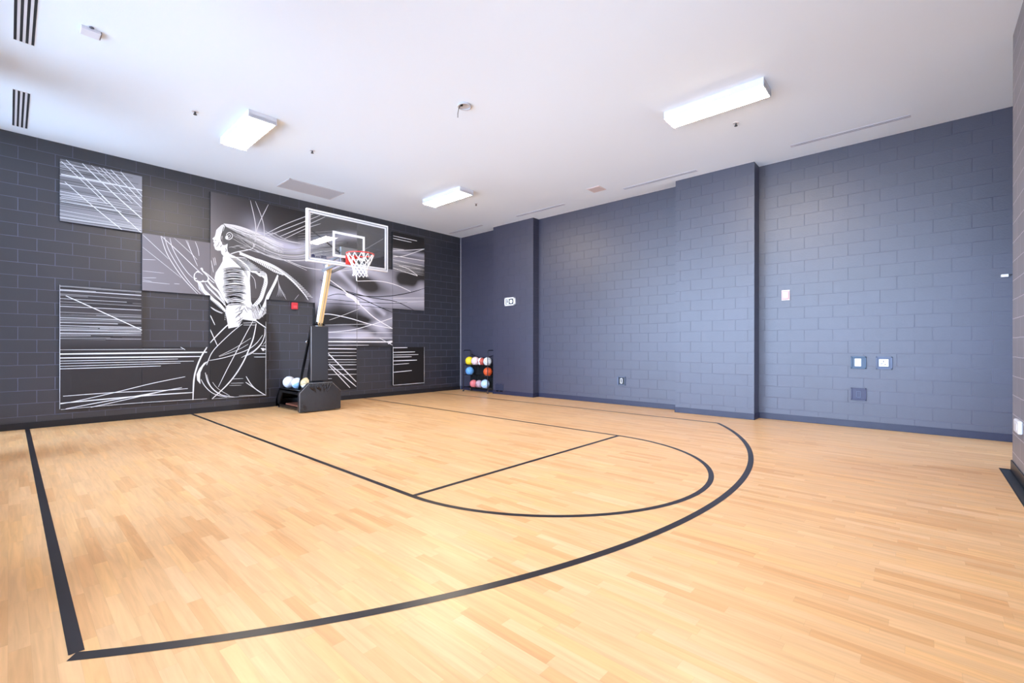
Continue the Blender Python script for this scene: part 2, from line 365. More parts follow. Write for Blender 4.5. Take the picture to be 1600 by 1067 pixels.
m.build('frame', mat('grille_frame', RGB(214, 214, 218), .5), parent=t)
m = MB()
for k in range(24):
    y = y0+.03+k*(y1-y0-.06)/24; m.box((x0+.025, y, H-.006), (x1-.025, y+.012, H-.001))
m.build('louvre', mat('grille_louvre', RGB(208, 208, 212), .5), parent=t)
MB().box((x0+.02, y0+.02, H-.001), (x1-.02, y1-.02, H)).build('backing', mat('grille_back', RGB(190, 190, 194), .7), parent=t)
def simple(name, label, cat, m, mats, loc, group=None):
    o = m.build(name, mats, loc=loc); o['label'] = label; o['category'] = cat
    if group: o['group'] = group
    return o
m = MB(); m.box((-1.1, -5.4, H-.006), (-.8, -5.1, H), bev=.003); m.box((-1.075, -5.375, H-.009), (-.825, -5.125, H-.005), 1)
simple('access_panel', 'small square beige access panel in the ceiling above the long right wall', 'ceiling panel', m, [mat('panel_frame', RGB(226, 214, 212), .6), mat('panel_beige', RGB(214, 200, 198), .6)], (-.95, -5.25, H))
t = thing('ceiling_ring', (-4.94, -5.65, H), 'round white ceiling mounting ring with a loose wire hanging from it', 'smoke detector base')
m = MB(); m.tube([(-4.94+.085*math.cos(a*PI/12), -5.65+.085*math.sin(a*PI/12), H-.012) for a in range(24)], .012, 6, closed=True)
m.cyl((-4.94, -5.65, H-.004), .085, .008); m.build('ring', mat('ring_plastic', RGB(190, 190, 193), .5), parent=t)
m = MB(); m.cyl((-5.0, -5.66, H-.015), .018, .03, mi=0)
m.tube([(-5.0, -5.66, H-.02), (-5.03, -5.66, H-.05), (-5.06, -5.67, H-.10), (-5.075, -5.67, H-.17), (-5.075, -5.67, H-.22)], .004, 6); m.build('hanging_wire', BLACK, parent=t)
SPR = [(-7.321, -2.77, 'tiny ceiling sprinkler left of the nearest mural side light'), (-5.681, -2.731, 'tiny ceiling sprinkler between the left light and the far light'),
       (-1.997, -8.221, 'tiny ceiling sprinkler right beside the closest right-hand light'), (-1.95, -2.72, 'tiny ceiling sprinkler right beside the farthest light')]
t0 = None
for x, y, lb in SPR:
    if t0 is None:
        t0 = thing('sprinkler_head', (x, y, H), lb, 'sprinkler', 'ceiling sprinklers')
        m = MB(); m.cyl((x, y, H-.004), .04, .008); m.build('escutcheon', WHITE, parent=t0)
        m = MB(); m.cyl((x, y, H-.02), .012, .03); m.cyl((x, y, H-.045), .022, .004)
        for s_ in (-1, 1): m.tube([(x+s_*.012, y, H-.03), (x+s_*.016, y, H-.038), (x+s_*.004, y, H-.044)], .003, 6)
        m.build('deflector', mat('sprinkler_metal', RGB(90, 90, 95), .35, .7), parent=t0)
    else: dup(t0, (x, y, H), lb)
t = thing('ceiling_box', (-8.48, -3.84, H), 'small rectangular white junction box on the ceiling, upper left', 'junction box')
m = MB(); m.box((-8.555, -3.93, H-.03), (-8.405, -3.79, H), bev=.004); m.build('cover', mat('box_white', RGB(222, 223, 230), .5), parent=t)
m = MB(); m.box((-8.407, -3.925, H-.028), (-8.399, -3.80, H-.002)); m.build('dark_end', mat('box_dark', RGB(95, 96, 108), .5), parent=t)
m = MB(); m.sphere((-8.48, -3.96, H-.012), .016, sc_=(1.3, 1, .6)); m.build('indicator', mat('ind', RGB(95, 98, 108), .5), parent=t)

# ------------------------------------------------------------------ wall devices
PLATE = mat('dark_plate', RGB(60, 66, 86), .35); PLB = mat('steel_blue_plate', RGB(58, 80, 104), .4); PLG = mat('grey_blue_plate', RGB(84, 94, 118), .4)
WPL = mat('white_plastic', RGB(222, 222, 226), .35)
t = thing('intercom_panel', (P1[0], -2.2, 2.455), 'white framed intercom panel high on the narrow pier', 'intercom')
m = MB(); y0, y1, z0, z1 = -2.39, -2.02, 2.35, 2.565; X = P1[0]
for a, b in (((y0, z0), (y1, z0+.035)), ((y0, z1-.035), (y1, z1)), ((y0, z0), (y0+.05, z1)), ((y1-.035, z0), (y1, z1))): m.box((X-.04, a[0], a[1]), (X, b[0], b[1]), bev=.004)
m.build('frame', WPL, parent=t)
m = MB().box((X-.022, y0+.04, z0+.03), (X, y1-.03, z1-.03)); m.build('face', mat('intercom_face', RGB(120, 132, 130), .4), parent=t)
m = MB(); m.box((X-.034, -2.165, z0+.045), (X-.02, -2.09, z1-.045), bev=.004); m.box((X-.037, -2.14, 2.43), (X-.033, -2.115, 2.50), 1); m.build('handset_key', [WPL, SLOT], parent=t)
m = MB(); m.cyl((X-.025, -2.25, 2.457), .075, .012, 'X', mi=0); m.cyl((X-.032, -2.255, 2.457), .05, .012, 'X', mi=1); m.build('round_speaker', [SLOT, WPL], parent=t)
t = thing('vent_cover', (P1[0], -1.8, .17), 'dark square screwed cover plate low on the narrow pier', 'cover plate')
m = MB().box((X-.012, -1.96, .07), (X, -1.66, .285), bev=.003); m.build('plate', mat('cover_plate', RGB(42, 46, 66), .4), parent=t)
for yy in (-1.945, -1.81, -1.675):
    for zz in (.085, .27): MB().cyl((X-.014, yy, zz), .009, .006, 'X', 10).build('screw', CHROME, parent=t)
t = thing('recessed_outlet', (0, -5.31, .53), 'recessed wall outlet with a white oval ring on the long wall', 'outlet')
m = MB(); y0, y1, z0, z1 = -5.41, -5.22, .435, .62
for a, b in (((y0, z0), (y1, z0+.012)), ((y0, z1-.012), (y1, z1)), ((y0, z0), (y0+.012, z1)), ((y1-.03, z0), (y1, z1))): m.box((-.025, a[0], a[1]), (0, b[0], b[1]))
m.build('box_frame', PLG, parent=t)
m = MB().box((-.006, y0+.012, z0+.012), (0, y1-.02, z1-.012)); m.build('box_back', SLOT, parent=t)
m = MB(); pts = []
for k in range(24):
    a = 2*PI*k/24; pts.append((-.016, -5.315+.022*math.cos(a), .527+(.032 if math.sin(a) >= 0 else -.032)+.022*math.sin(a)))
m.tube(pts, .009, 8, closed=True); m.build('outlet_ring', WPL, parent=t)
def plate(name, yc, zc, label, cat, pm, kind):
    t = thing(name, (0, yc, zc), label, cat)
    m = MB(); hw = .098
    for a, b in (((-hw, -hw), (hw, -hw+.018)), ((-hw, hw-.018), (hw, hw)), ((-hw, -hw), (-hw+.018, hw)), ((hw-.018, -hw), (hw, hw))):
        m.box((-.03, yc+a[0], zc+a[1]), (0, yc+b[0], zc+b[1]), bev=.002)
    m.build('frame', pm, parent=t)
    MB().box((-.012, yc-hw+.015, zc-hw+.015), (0, yc+hw-.015, zc+hw-.015)).build('back_plate', pm, parent=t)
    if kind == 'switch':
        MB().box((-.03, yc-.035, zc-.062), (-.01, yc+.048, zc+.062), bev=.006).build('switch_cover', WPL, parent=t)
    elif kind == 'outlet':
        o = MB().box((-.045, yc-.055, zc-.055), (-.01, yc+.06, zc+.06), bev=.006).build('outlet_cover', WPL, parent=t)
        m = MB(); m.box((-.048, yc+.0, zc+.012), (-.044, yc+.01, zc+.038)); m.box((-.048, yc+.028, zc-.018), (-.044, yc+.038, zc-.006)); m.box((-.048, yc-.022, zc-.03), (-.044, yc-.008, zc-.018)); m.box((-.048, yc+.005, zc-.012), (-.044, yc+.03, zc-.004))
        m.build('marking', mat('outlet_marks', RGB(60, 60, 70), .5), parent=o)
    else:
        m = MB(); 
        for a, b in (((-.03, -.05), (.03, -.042)), ((-.03, .042), (.03, .05)), ((-.03, -.05), (-.022, .05)), ((.022, -.05), (.03, .05))): m.box((-.024, yc+a[0], zc+a[1]), (-.01, yc+b[0], zc+b[1]))
        m.build('inner_frame', PLG, parent=t)
plate('light_switch', -9.476, 1.033, 'white switch cover in a dark blue square frame on the right wall', 'light switch', PLB, 'switch')
plate('wall_outlet', -9.79, 1.033, 'white outlet cover in a pale grey square frame on the right wall', 'outlet', PLG, 'outlet')
plate('floor_level_outlet', -9.478, .53, 'dark square outlet plate below the blue framed switch', 'outlet', mat('dark_blue_plate', RGB(52, 52, 80), .4), 'dark')
t = thing('fire_strobe', (0, -8.47, 2.17), 'small pinkish white alarm strobe right of the wide pier', 'fire alarm')
MB().box((-.02, -8.53, 2.085), (0, -8.405, 2.265), bev=.005).build('back_plate', mat('strobe_white', RGB(226, 212, 212), .4), parent=t)
MB().box((-.05, -8.52, 2.105), (-.018, -8.415, 2.245), bev=.008).build('body', mat('strobe_pink', RGB(222, 170, 165), .4), parent=t)
MB().box((-.058, -8.505, 2.14), (-.048, -8.44, 2.215), bev=.004).build('lens', WPL, parent=t)
t = thing('wall_bracket', (0, -11.05, 2.24), 'slim silver bracket arm high at the far right end of the wall', 'bracket')
MB().box((-.06, -11.085, 2.225), (0, -11.015, 2.262), bev=.005).build('bracket_block', WPL, parent=t)
MB().beam((-.035, -11.07, 2.25), (-.035, -11.25, 2.27), .02, .014, bev=.003).build('bracket_arm', CHROME, parent=t)
t = thing('alarm_box', (-4.85, 0, 2.16), 'small red fire alarm box on the block wall beside the hoop pole', 'fire alarm')
MB().box((-4.915, -.055, 2.09), (-4.79, 0, 2.235), bev=.008).build('body', mat('alarm_red', RGB(206, 52, 58), .35), parent=t)
MB().box((-4.89, -.062, 2.115), (-4.815, -.054, 2.17), bev=.002).build('pull_plate', mat('alarm_red_light', RGB(224, 84, 88), .35), parent=t)
t = thing('wall_thermostat', (-2.58, YF, .52), 'white wall box cut off by the right edge of the photo', 'wall box')
MB().box((-2.72, YF, .46), (-2.45, YF+.035, .585), bev=.012).build('body', WPL, parent=t)
MB().box((-2.66, YF+.033, .49), (-2.52, YF+.038, .555), bev=.002).build('cover', WPL, parent=t)
t = thing('floor_grille', (-3.5, YF+.06, 0), 'black strip grille set in the floor along the wall at far right', 'floor vent')
m = MB(); y0, y1 = YF+T, YF+.095; x0, x1 = -5.2, -2.03
m.box((x0, y0, 0), (x1, y0+.012, .004)); m.box((x0, y1-.01, 0), (x1, y1, .004)); m.box((x1-.03, y0, 0), (x1, y1, .004)); m.box((x0, y0, 0), (x0+.03, y1, .004)); m.build('frame', BLACK, parent=t)
MB().box((x0+.02, y0+.01, 0), (x1-.02, y1-.008, .002)).build('grating', mat('grating_dark', RGB(34, 38, 40), .3), parent=t)

# ------------------------------------------------------------------ mural boards on the back wall
YM = -.05                                    # face of the boards
CY, SY = math.cos(YAW), math.sin(YAW)
def W(u, v):
    """where on the face of the boards a spot traced in the photograph lies -> (x, z)"""
    a, b = u-800, v-V0; cr, sr = math.cos(ROLL), math.sin(ROLL)
    r = (cr*a+sr*b)/F_PX; z = -(-sr*a+cr*b)/F_PX
    dx, dy = SY+r*CY, CY-r*SY; k = (YM-CAM[1])/dy
    return (CAM[0]+dx*k, CAM[2]+z*k)
def K(ox, oy, s): return lambda pts: [W(ox+x/s, oy+y/s) for x, y in pts]
def wpx(p, px):                              # metres for a stroke px wide at point p
    d = (p[0]-CAM[0])*SY + (YM-CAM[1])*CY
    return px*d/F_PX
G = 1.015
XS = [-8.50, -7.475, -6.445, -5.44, -4.415, -3.39, -2.392, -1.378]; ZS = [.248, 1.262, 2.258, 3.268, 4.258]
# name, x index range, z index range, label
BOARDS = [
 (0, 1, 3, 4, 'silver square mural board with crossing white lines, top left of the wall'),
 (1, 2, 2, 3, 'grey mural board with the runner\'s front fist, left of the runner'),
 (0, 1, 0, 2, 'tall dark mural board covered in horizontal white streaks, far left'),
 (1, 2, 0, 1, 'low dark mural board of white streaks between tall left board and runner\'s legs'),
 (2, 3, 0, 2, 'dark mural board with curved white lines of the runner\'s legs'),
 (2, 4, 2, 4, 'large mural board with the runner\'s head and torso'),
 (4, 5, 0, 4, 'tall narrow mural board directly behind the basketball hoop pole'),
 (5, 6, 1, 3, 'smoky grey mural board below and right of the basketball net'),
 (6, 7, 2, 4, 'smoky mural board rightmost on the upper wall'),
 (6, 7, 0, 1, 'small black mural board with short white dashes, low at right'),
]
def inb(b, x, z, e=0): return XS[b[0]]-e <= x <= XS[b[1]]+e and ZS[b[2]]-e <= z <= ZS[b[3]]+e
def seg_d(p, a, b):
    ax, az = a; bx, bz = b; dx, dz = bx-ax, bz-az; t = ((p[0]-ax)*dx+(p[1]-az)*dz)/(dx*dx+dz*dz+1e-9); t = max(0, min(1, t))
    return math.hypot(p[0]-ax-t*dx, p[1]-az-t*dz)
full = K(0, 0, 1)
# soft clouds of the artwork: (polyline in the photo, half width m, amount)
SMOKE = [([(400, 364), (430, 379), (465, 388), (500, 378), (540, 368), (575, 370)], .10, .45),
 ([(410, 376), (450, 396), (500, 404), (550, 405)], .16, .16),
 ([(395, 352), (420, 380), (470, 400), (560, 420), (613, 424), (663, 448)], .22, .18),
 ([(500, 425), (540, 415), (580, 425), (613, 445), (663, 455)], .20, .30),
 ([(500, 470), (530, 455), (570, 470), (613, 470), (663, 474)], .20, .42),
 ([(613, 405), (640, 408), (663, 410)], .12, .30), ([(500, 450), (540, 470), (570, 480)], .15, .2),
 ([(500, 530), (540, 525), (570, 520), (612, 500)], .22, .36), ([(540, 530), (575, 525), (600, 532)], .12, .30),
 ([(560, 470), (590, 505), (612, 530)], .12, .25), ([(520, 415), (560, 455), (600, 490)], .06, .35),
 ([(613, 392), (640, 396), (663, 400)], .06, .35)]
DARK = [([(628, 437), (644, 440)], .16, .55), ([(655, 430), (663, 430)], .10, .5), ([(568, 437), (580, 446)], .16, .25), ([(500, 500), (540, 498), (585, 520)], .08, .28), ([(560, 500), (585, 500)], .07, .2)]
SMOKE = [(full(p), w_, a) for p, w_, a in SMOKE]; DARK = [(full(p), w_, a) for p, w_, a in DARK]
def polyd(p, pl): return min(seg_d(p, pl[i], pl[i+1]) for i in range(len(pl)-1))
def base_col(bi, x, z):
    if bi == 0:
        g = .17 + .12*(x-XS[0])/G + .05*(4.26-z); return (g*.98, g*.97, g*1.06)
    if bi == 1:
        g = .21 - .03*(x-XS[1]); return (g*1.0, g*.93, g*1.03)
    if bi in (2, 3): g = .028 if z < 1.35 else .05; return (g*1.12, g, g*1.08)
    if bi == 9: return (.012, .010, .010)
    k = 0
    if z > 2.25:
        g = .16*math.exp(-max(0, x-XS[2])/.75) + .03
        g *= 1 if z < 3.6 else 1-.35*min(1, (z-3.6)/.6)
    else: g = .022
    r_, g_, b_ = g*1.05, g*.97, g*1.03
    for pl, w_, a in SMOKE:
        d = polyd((x, z), pl); k += a*math.exp(-(d/w_)**2)
    for pl, w_, a in DARK:
        d = polyd((x, z), pl); k -= a*math.exp(-(d/w_)**2)
    if z < 1.27: k = 0
    elif z < 1.45: k *= .25
    k = max(0, min(.92, k*1.45))
    return (r_*(1-k)+.60*k, g_*(1-k)+.60*k, b_*(1-k)+.74*k)
WH = (.74, .76, .79); BKC = (.010, .010, .012); GY = (.35, .35, .39)
STROKES = []                                  # (list of (x,z,width m), colour)
POLYS = []                                    # (outline [(x,z)], colour)
def cr_spline(p, n=8):
    if len(p) < 3: 
        return [(p[0][0]+(p[1][0]-p[0][0])*i/12, p[0][1]+(p[1][1]-p[0][1])*i/12) for i in range(13)]
    out = []
    for i in range(len(p)-1):
        p0 = p[max(i-1, 0)]; p1 = p[i]; p2 = p[i+1]; p3 = p[min(i+2, len(p)-1)]
        for k in range(n):
            t = k/n
            out.append(tuple(.5*((2*p1[j])+(-p0[j]+p2[j])*t+(2*p0[j]-5*p1[j]+4*p2[j]-p3[j])*t*t+(-p0[j]+3*p1[j]-3*p2[j]+p3[j])*t**3) for j in (0, 1)))
    out.append(tuple(p[-1])); return out
def st(Kf, s, pts, wd, col=WH, taper=.35, w2=None):
    """wd: width in crop pixels (s crop pixels = 1 photo pixel)"""
    q = cr_spline(Kf(pts)); n = len(q)
    out = []
    for i, p in enumerate(q):
        t = i/(n-1); k = min(1, taper+(1-taper)*min(t, 1-t)*5) if w2 is None else 1
        ww = wd if w2 is None else wd+(w2-wd)*t
        out.append((p[0], p[1], max(.004, wpx(p, ww/s))*k))
    STROKES.append((out, col))
def wst(a, b, wd, col):                       # straight stroke given directly on the wall, metres
    n = 2 + int(math.hypot(b[0]-a[0], b[1]-a[1])/.06)
    STROKES.append(([(a[0]+(b[0]-a[0])*i/n, a[1]+(b[1]-a[1])*i/n, wd) for i in range(n+1)], col))
def gry(g): return (g, g*1.0, g*1.05)
rnd = random.Random(7)
# --- board 0 and the streaks of boards 2, 3
for i in range(80):
    z = rnd.uniform(3.28, 4.24); x1 = XS[0]+G*rnd.choice([1, 1, rnd.uniform(.4, .95)]) if z < 3.98 else XS[0]+G*rnd.uniform(.3, 1)
    wst((XS[0], z), (x1, z+.03*rnd.uniform(-1, 1)*(x1-XS[0])), rnd.uniform(.003, .010), gry(rnd.choice([.08, .10, .14, .42, .5, .62])))
k3 = K(80, 230, 7.11)
for pts, wd in [([(110, 300), (560, 385), (1015, 480)], 13), ([(110, 155), (620, 632)], 7), ([(165, 140), (500, 470), (860, 830)], 8), ([(345, 180), (700, 520), (1015, 800)], 10),
                ([(445, 200), (900, 622)], 6), ([(530, 222), (1015, 680)], 7), ([(575, 225), (760, 410)], 7), ([(660, 248), (1015, 612)], 9), ([(770, 270), (1015, 550)], 8),
                ([(150, 385), (470, 660), (790, 920)], 7), ([(560, 540), (1000, 950)], 6), ([(110, 600), (780, 715)], 6), ([(110, 545), (640, 630)], 5)]:
    st(k3, 7.11, pts, wd, WH, .8)
for i in range(70):
    z = rnd.uniform(1.38, 2.24); L_ = rnd.choice([1, 1, rnd.uniform(.3, .95), rnd.uniform(.3, .8)])
    wst((XS[0], z), (XS[0]+G*L_, z+rnd.uniform(-.006, .006)), rnd.uniform(.004, .011), gry(rnd.choice([.012, .015, .15, .25, .4, .6])))
k4 = K(80, 430, 4.848)
for pts, wd in [([(68, 565), (1000, 560)], 3), ([(65, 597), (1180, 583)], 11), ([(65, 627), (1130, 615)], 9), ([(66, 650), (960, 634)], 4), ([(66, 668), (1080, 650)], 4), ([(66, 690), (980, 665)], 4), ([(66, 709), (830, 687)], 5),
                ([(110, 155), (400, 285), (688, 416)], 6), ([(70, 975), (205, 950), (480, 888), (760, 820), (1015, 768)], 5), ([(90, 916), (480, 888), (850, 872), (1035, 858)], 5),
                ([(70, 970), (500, 930), (800, 905), (1075, 888)], 8), ([(110, 1012), (400, 957), (700, 905), (990, 850)], 6), ([(300, 1000), (640, 925), (900, 865)], 5), ([(66, 440), (688, 438)], 4),
                ([(970, 538), (1015, 565)], 4), ([(64, 72), (64, 1015)], 5), ([(72, 1018), (640, 968), (1180, 935)], 3)]:
    st(k4, 4.848, pts, wd, WH, .7)
# --- board 1
kb = K(210, 350, 8.21)
for pts, wd in [([(105, 135), (250, 270), (440, 450)], 5), ([(105, 295), (350, 490), (600, 690)], 4), ([(340, 155), (400, 340), (480, 490), (620, 690), (810, 897)], 8), ([(385, 165), (440, 330), (560, 540), (700, 740), (848, 897)], 7),
                ([(455, 180), (490, 310), (580, 480), (680, 620), (750, 690)], 7), ([(345, 155), (560, 350), (820, 600), (880, 650)], 8), ([(510, 180), (720, 370), (805, 458)], 5), ([(660, 205), (730, 360), (810, 540)], 6), ([(780, 225), (815, 320), (830, 410)], 6),
                ([(680, 210), (720, 330), (760, 420)], 4), ([(105, 453), (270, 460)], 4), ([(105, 600), (380, 630)], 3), ([(105, 690), (280, 690)], 4), ([(105, 715), (220, 735)], 3), ([(105, 735), (450, 770)], 4), ([(510, 765), (580, 770)], 4)]:
    st(kb, 8.21, pts, wd, gry(.72), .6)
# --- runner
k1 = K(290, 330, 6.275); k2 = K(290, 480, 6.667); S1, S2 = 6.275, 6.667
def pg(Kf, pts, col=WH): POLYS.append((Kf(pts), col))
pg(k1, [(395, 128), (470, 140), (560, 165), (660, 200), (700, 260), (668, 360), (540, 390), (430, 405), (400, 380), (412, 330), (370, 300), (360, 200), (372, 140)], gry(.10))
pg(k1, [(335, 150), (318, 165), (300, 185), (292, 225), (285, 248), (262, 268), (276, 285), (270, 298), (281, 312), (274, 330), (283, 352), (290, 374), (312, 386), (345, 386), (375, 372), (410, 348), (412, 318), (385, 332), (362, 330), (352, 290), (360, 250), (350, 220), (372, 190), (385, 150), (372, 128), (350, 135)])
pg(k1, [(345, 385), (375, 370), (408, 348), (412, 392), (440, 425), (412, 440), (380, 450), (352, 418)])
pg(k1, [(365, 445), (430, 420), (520, 480), (600, 540), (635, 600), (630, 680), (635, 760), (640, 880), (655, 920), (600, 945), (560, 960), (480, 885), (410, 905), (380, 870), (345, 800), (310, 740), (287, 690), (284, 650), (296, 600), (335, 540), (362, 490)])
pg(k1, [(400, 930), (430, 905), (480, 885), (560, 960), (640, 925), (690, 960), (740, 1000), (700, 1040), (690, 1080), (560, 1060), (520, 1130), (420, 1150), (408, 1080), (392, 1000)])
pg(k1, [(640, 920), (700, 905), (725, 960), (790, 900), (800, 990), (720, 1060), (660, 1050)], gry(.5))
# ear and hair
st(k1, S1, [(398, 250), (405, 222), (430, 208), (455, 225), (458, 252), (440, 272), (415, 278), (398, 268)], 7)
st(k1, S1, [(412, 238), (430, 228), (438, 245), (425, 262), (412, 255)], 5)
pg(k1, [(390, 245), (415, 235), (420, 270), (400, 278), (388, 265)])
for i in range(16):
    o = i*3.4; g = rnd.choice([.5, .7, .86, .35])
    st(k1, S1, [(372+o*.5, 122+o*.6), (470, 136+o*1.0), (560, 160+o*1.4), (660, 196+o*1.6), (760, 240+o*1.9), (860, 286+o*2.2), (960, 325+o*2.6)], rnd.uniform(3, 9), gry(g))
for i in range(10):
    o = rnd.uniform(0, 130); st(k1, S1, [(430+rnd.uniform(0, 60), 150+o*.9), (560, 200+o), (700+rnd.uniform(0, 200), 250+o*1.25)], 3, gry(.3))
st(k1, S1, [(655, 300), (668, 335), (655, 365)], 9, gry(.7)); st(k1, S1, [(545, 215), (580, 240)], 14, gry(.6))
for i in range(9):
    x = 420+i*18; st(k1, S1, [(x, 350+rnd.uniform(-20, 10)), (x+60, 345+rnd.uniform(-10, 20))], 3, gry(.5))
# black shading on the face and neck
for pts, wd in [([(358, 215), (348, 260), (352, 300)], 7), ([(375, 150), (362, 200), (355, 240)], 6), ([(330, 300), (318, 330), (300, 350)], 3), ([(355, 330), (340, 352)], 4), ([(390, 360), (398, 385), (390, 400)], 5), ([(285, 288), (300, 284)], 3)]:
    st(k1, S1, pts, wd, gry(.05))
# shoulder and upper arm hatching
for i in range(11):
    y = 450+i*13; x0 = 440+i*11
    st(k1, S1, [(x0, y-6), (x0+70, y+2), (x0+150+i*6, y+8)], 7, WH)
for i in range(9):
    y = 462+i*14; st(k1, S1, [(450+i*14, y), (520+i*16, y+5), (590+i*20, y+10)], 5, BKC)
st(k1, S1, [(425, 425), (500, 400), (580, 385), (660, 368)], 9); st(k1, S1, [(430, 420), (520, 470), (600, 535), (640, 595)], 13)
st(k1, S1, [(520, 395), (600, 440), (700, 490), (800, 545), (880, 590), (960, 625)], 26)
st(k1, S1, [(640, 590), (690, 600), (740, 640)], 22)
# far arm with fist, and near forearm
pg(k1, [(722, 610), (735, 590), (758, 585), (782, 600), (798, 625), (795, 650), (770, 660), (745, 640), (725, 630)])
st(k1, S1, [(785, 635), (785, 700), (765, 770), (738, 850), (700, 900), (665, 930)], 36, WH, .7)
for y in (598, 608, 620, 632): st(k1, S1, [(730, y), (755, y-8), (785, y+6)], 3, BKC)
st(k1, S1, [(905, 625), (880, 690), (845, 760), (805, 830), (780, 900), (720, 1020)], 24, WH, .6)
for i in range(16):
    t = i/15; x = 895-150*t; y = 650+330*t; st(k1, S1, [(x+8, y), (x-2, y+30), (x-16, y+62)], 4, WH)
    st(k1, S1, [(x+15, y+10), (x+2, y+50)], 2.5, BKC)
for i in range(14):
    t = i/13; x = 780-95*t; y = 690+210*t; st(k1, S1, [(x-8, y), (x+14, y+18)], 3, gry(.05))
# front fist and forearm (on board 1 and the big board)
st(k1, S1, [(150, 565), (168, 590), (200, 620), (222, 650), (212, 685), (170, 690), (120, 690), (92, 675), (84, 645), (92, 610), (125, 592)], 10)
st(k1, S1, [(100, 600), (125, 590), (132, 605)], 12); st(k1, S1, [(148, 570), (158, 560), (168, 585)], 14); st(k1, S1, [(160, 685), (178, 680)], 12); st(k1, S1, [(85, 655), (110, 662)], 10)
st(k1, S1, [(108, 680), (150, 720), (185, 790), (250, 850), (330, 910), (390, 980)], 24, WH, .7)
st(k1, S1, [(215, 680), (260, 735), (320, 790), (360, 860), (385, 920)], 20, WH, .7)
for i in range(22):
    t = i/21; x = 120+230*t; y = 700+225*t; st(k1, S1, [(x, y), (x+10+20*t, y+38), (x+14+24*t, y+72)], 5, WH)
for i in range(14):
    t = i/13; x = 190+170*t; y = 700+170*t; st(k1, S1, [(x, y), (x+18, y+34), (x+44, y+70)], 4.5, WH); st(k1, S1, [(x+6, y+4), (x+24, y+40)], 3, BKC)
st(k1, S1, [(165, 580), (230, 630), (290, 690), (335, 750)], 8); st(k1, S1, [(215, 640), (250, 680), (285, 705)], 7)
for x, y in ((270, 455), (285, 450), (250, 480), (258, 520)): st(k1, S1, [(x, y), (x+8, y+40), (x+14, y+80)], 4, gry(.75))
# ribs: dark hatching over the white torso
for i in range(30):
    y = 558+i*12.2; x0 = 362+rnd.uniform(-4, 14)+max(0, (i-17))*4
    x1 = 588+rnd.uniform(-40, 8); bend = rnd.uniform(8, 22)
    st(k1, S1, [(x0, y+10), ((x0+x1)/2, y-bend+12), (x1, y+8)], rnd.uniform(6, 9.5), BKC)
    if rnd.random() < .6: st(k1, S1, [(x0+30, y+16), (x0+100, y+14)], 3, BKC)
for i in range(6): st(k1, S1, [(430+i*18, 445+i*6), (500+i*18, 510+i*14), (560+i*9, 560+i*18)], 3, gry(.08))
# shorts hatching
for i in range(16): st(k1, S1, [(480+rnd.uniform(0, 60), 960+i*10), (530+rnd.uniform(0, 50), 920+i*10)], 3, gry(.05))
for i in range(20):
    x = 570+i*11; st(k1, S1, [(x, 905+rnd.uniform(0, 60)), (x+25, 950+rnd.uniform(0, 60))], 3, gry(.06)); st(k1, S1, [(x+20, 900+rnd.uniform(0, 100)), (x+45, 960+rnd.uniform(0, 100))], 4, WH)
for i in range(8): st(k1, S1, [(400-i*2, 930+i*18), (386, 940+i*18)], 4, WH)
st(k1, S1, [(240, 935), (300, 970), (370, 1000)], 4, gry(.7))
# legs
for pts, wd in [([(700, 115), (650, 92), (590, 95), (520, 122), (430, 192), (330, 290), (248, 378)], 11), ([(225, 412), (160, 520), (112, 640), (86, 760), (76, 965)], 14), ([(590, 175), (480, 262), (330, 405), (270, 480), (238, 550), (218, 602)], 7),
    ([(700, 145), (600, 330), (520, 480), (430, 650), (340, 832)], 7), ([(735, 170), (705, 320), (655, 450), (600, 570), (520, 700), (420, 820), (275, 955)], 12), ([(245, 555), (380, 530), (520, 490), (650, 440), (740, 372), (802, 290)], 7),
    ([(620, 510), (700, 470), (780, 392), (820, 300), (825, 220)], 8), ([(580, 525), (625, 500), (720, 445), (790, 370), (820, 300)], 5), ([(700, 115), (765, 165), (850, 222)], 11), ([(160, 750), (200, 820), (260, 880), (330, 915), (430, 935)], 7),
    ([(205, 680), (232, 780), (290, 860), (380, 915), (510, 935)], 8), ([(220, 700), (250, 800), (310, 870), (400, 925)], 4), ([(280, 780), (340, 850), (460, 922)], 4), ([(630, 720), (680, 800), (740, 860), (832, 916)], 9), ([(625, 780), (700, 832), (822, 912)], 8),
    ([(475, 747), (600, 742)], 4), ([(470, 792), (605, 788)], 4), ([(455, 815), (580, 812)], 3), ([(255, 80), (305, 185)], 7), ([(255, 230), (332, 402)], 7), ([(262, 0), (310, 35), (380, 65)], 6), ([(788, 403), (845, 403)], 5), ([(783, 430), (845, 440)], 12),
    ([(700, 483), (845, 483)], 7), ([(712, 518), (840, 518)], 6), ([(345, 510), (500, 432), (682, 320)], 4), ([(350, 515), (540, 445), (652, 385)], 4), ([(600, 165), (735, 160)], 5), ([(600, 185), (735, 185)], 4), ([(845, 280), (840, 340), (808, 390)], 4),
    ([(835, 150), (835, 960)], 4), ([(280, 955), (510, 935), (840, 915)], 3), ([(252, 345), (250, 390)], 6), ([(860, 60), (858, 5)], 3), ([(555, 920), (840, 912)], 3)]:
    st(k2, S2, pts, wd, WH, .6)
pg(k2, [(230, 562), (190, 580), (142, 640), (114, 700), (120, 760), (155, 802), (150, 740), (155, 680), (182, 620)])
pg(k2, [(440, 192), (500, 172), (545, 166), (572, 180), (520, 196)]); pg(k2, [(785, 425), (815, 425), (820, 455), (800, 455)])
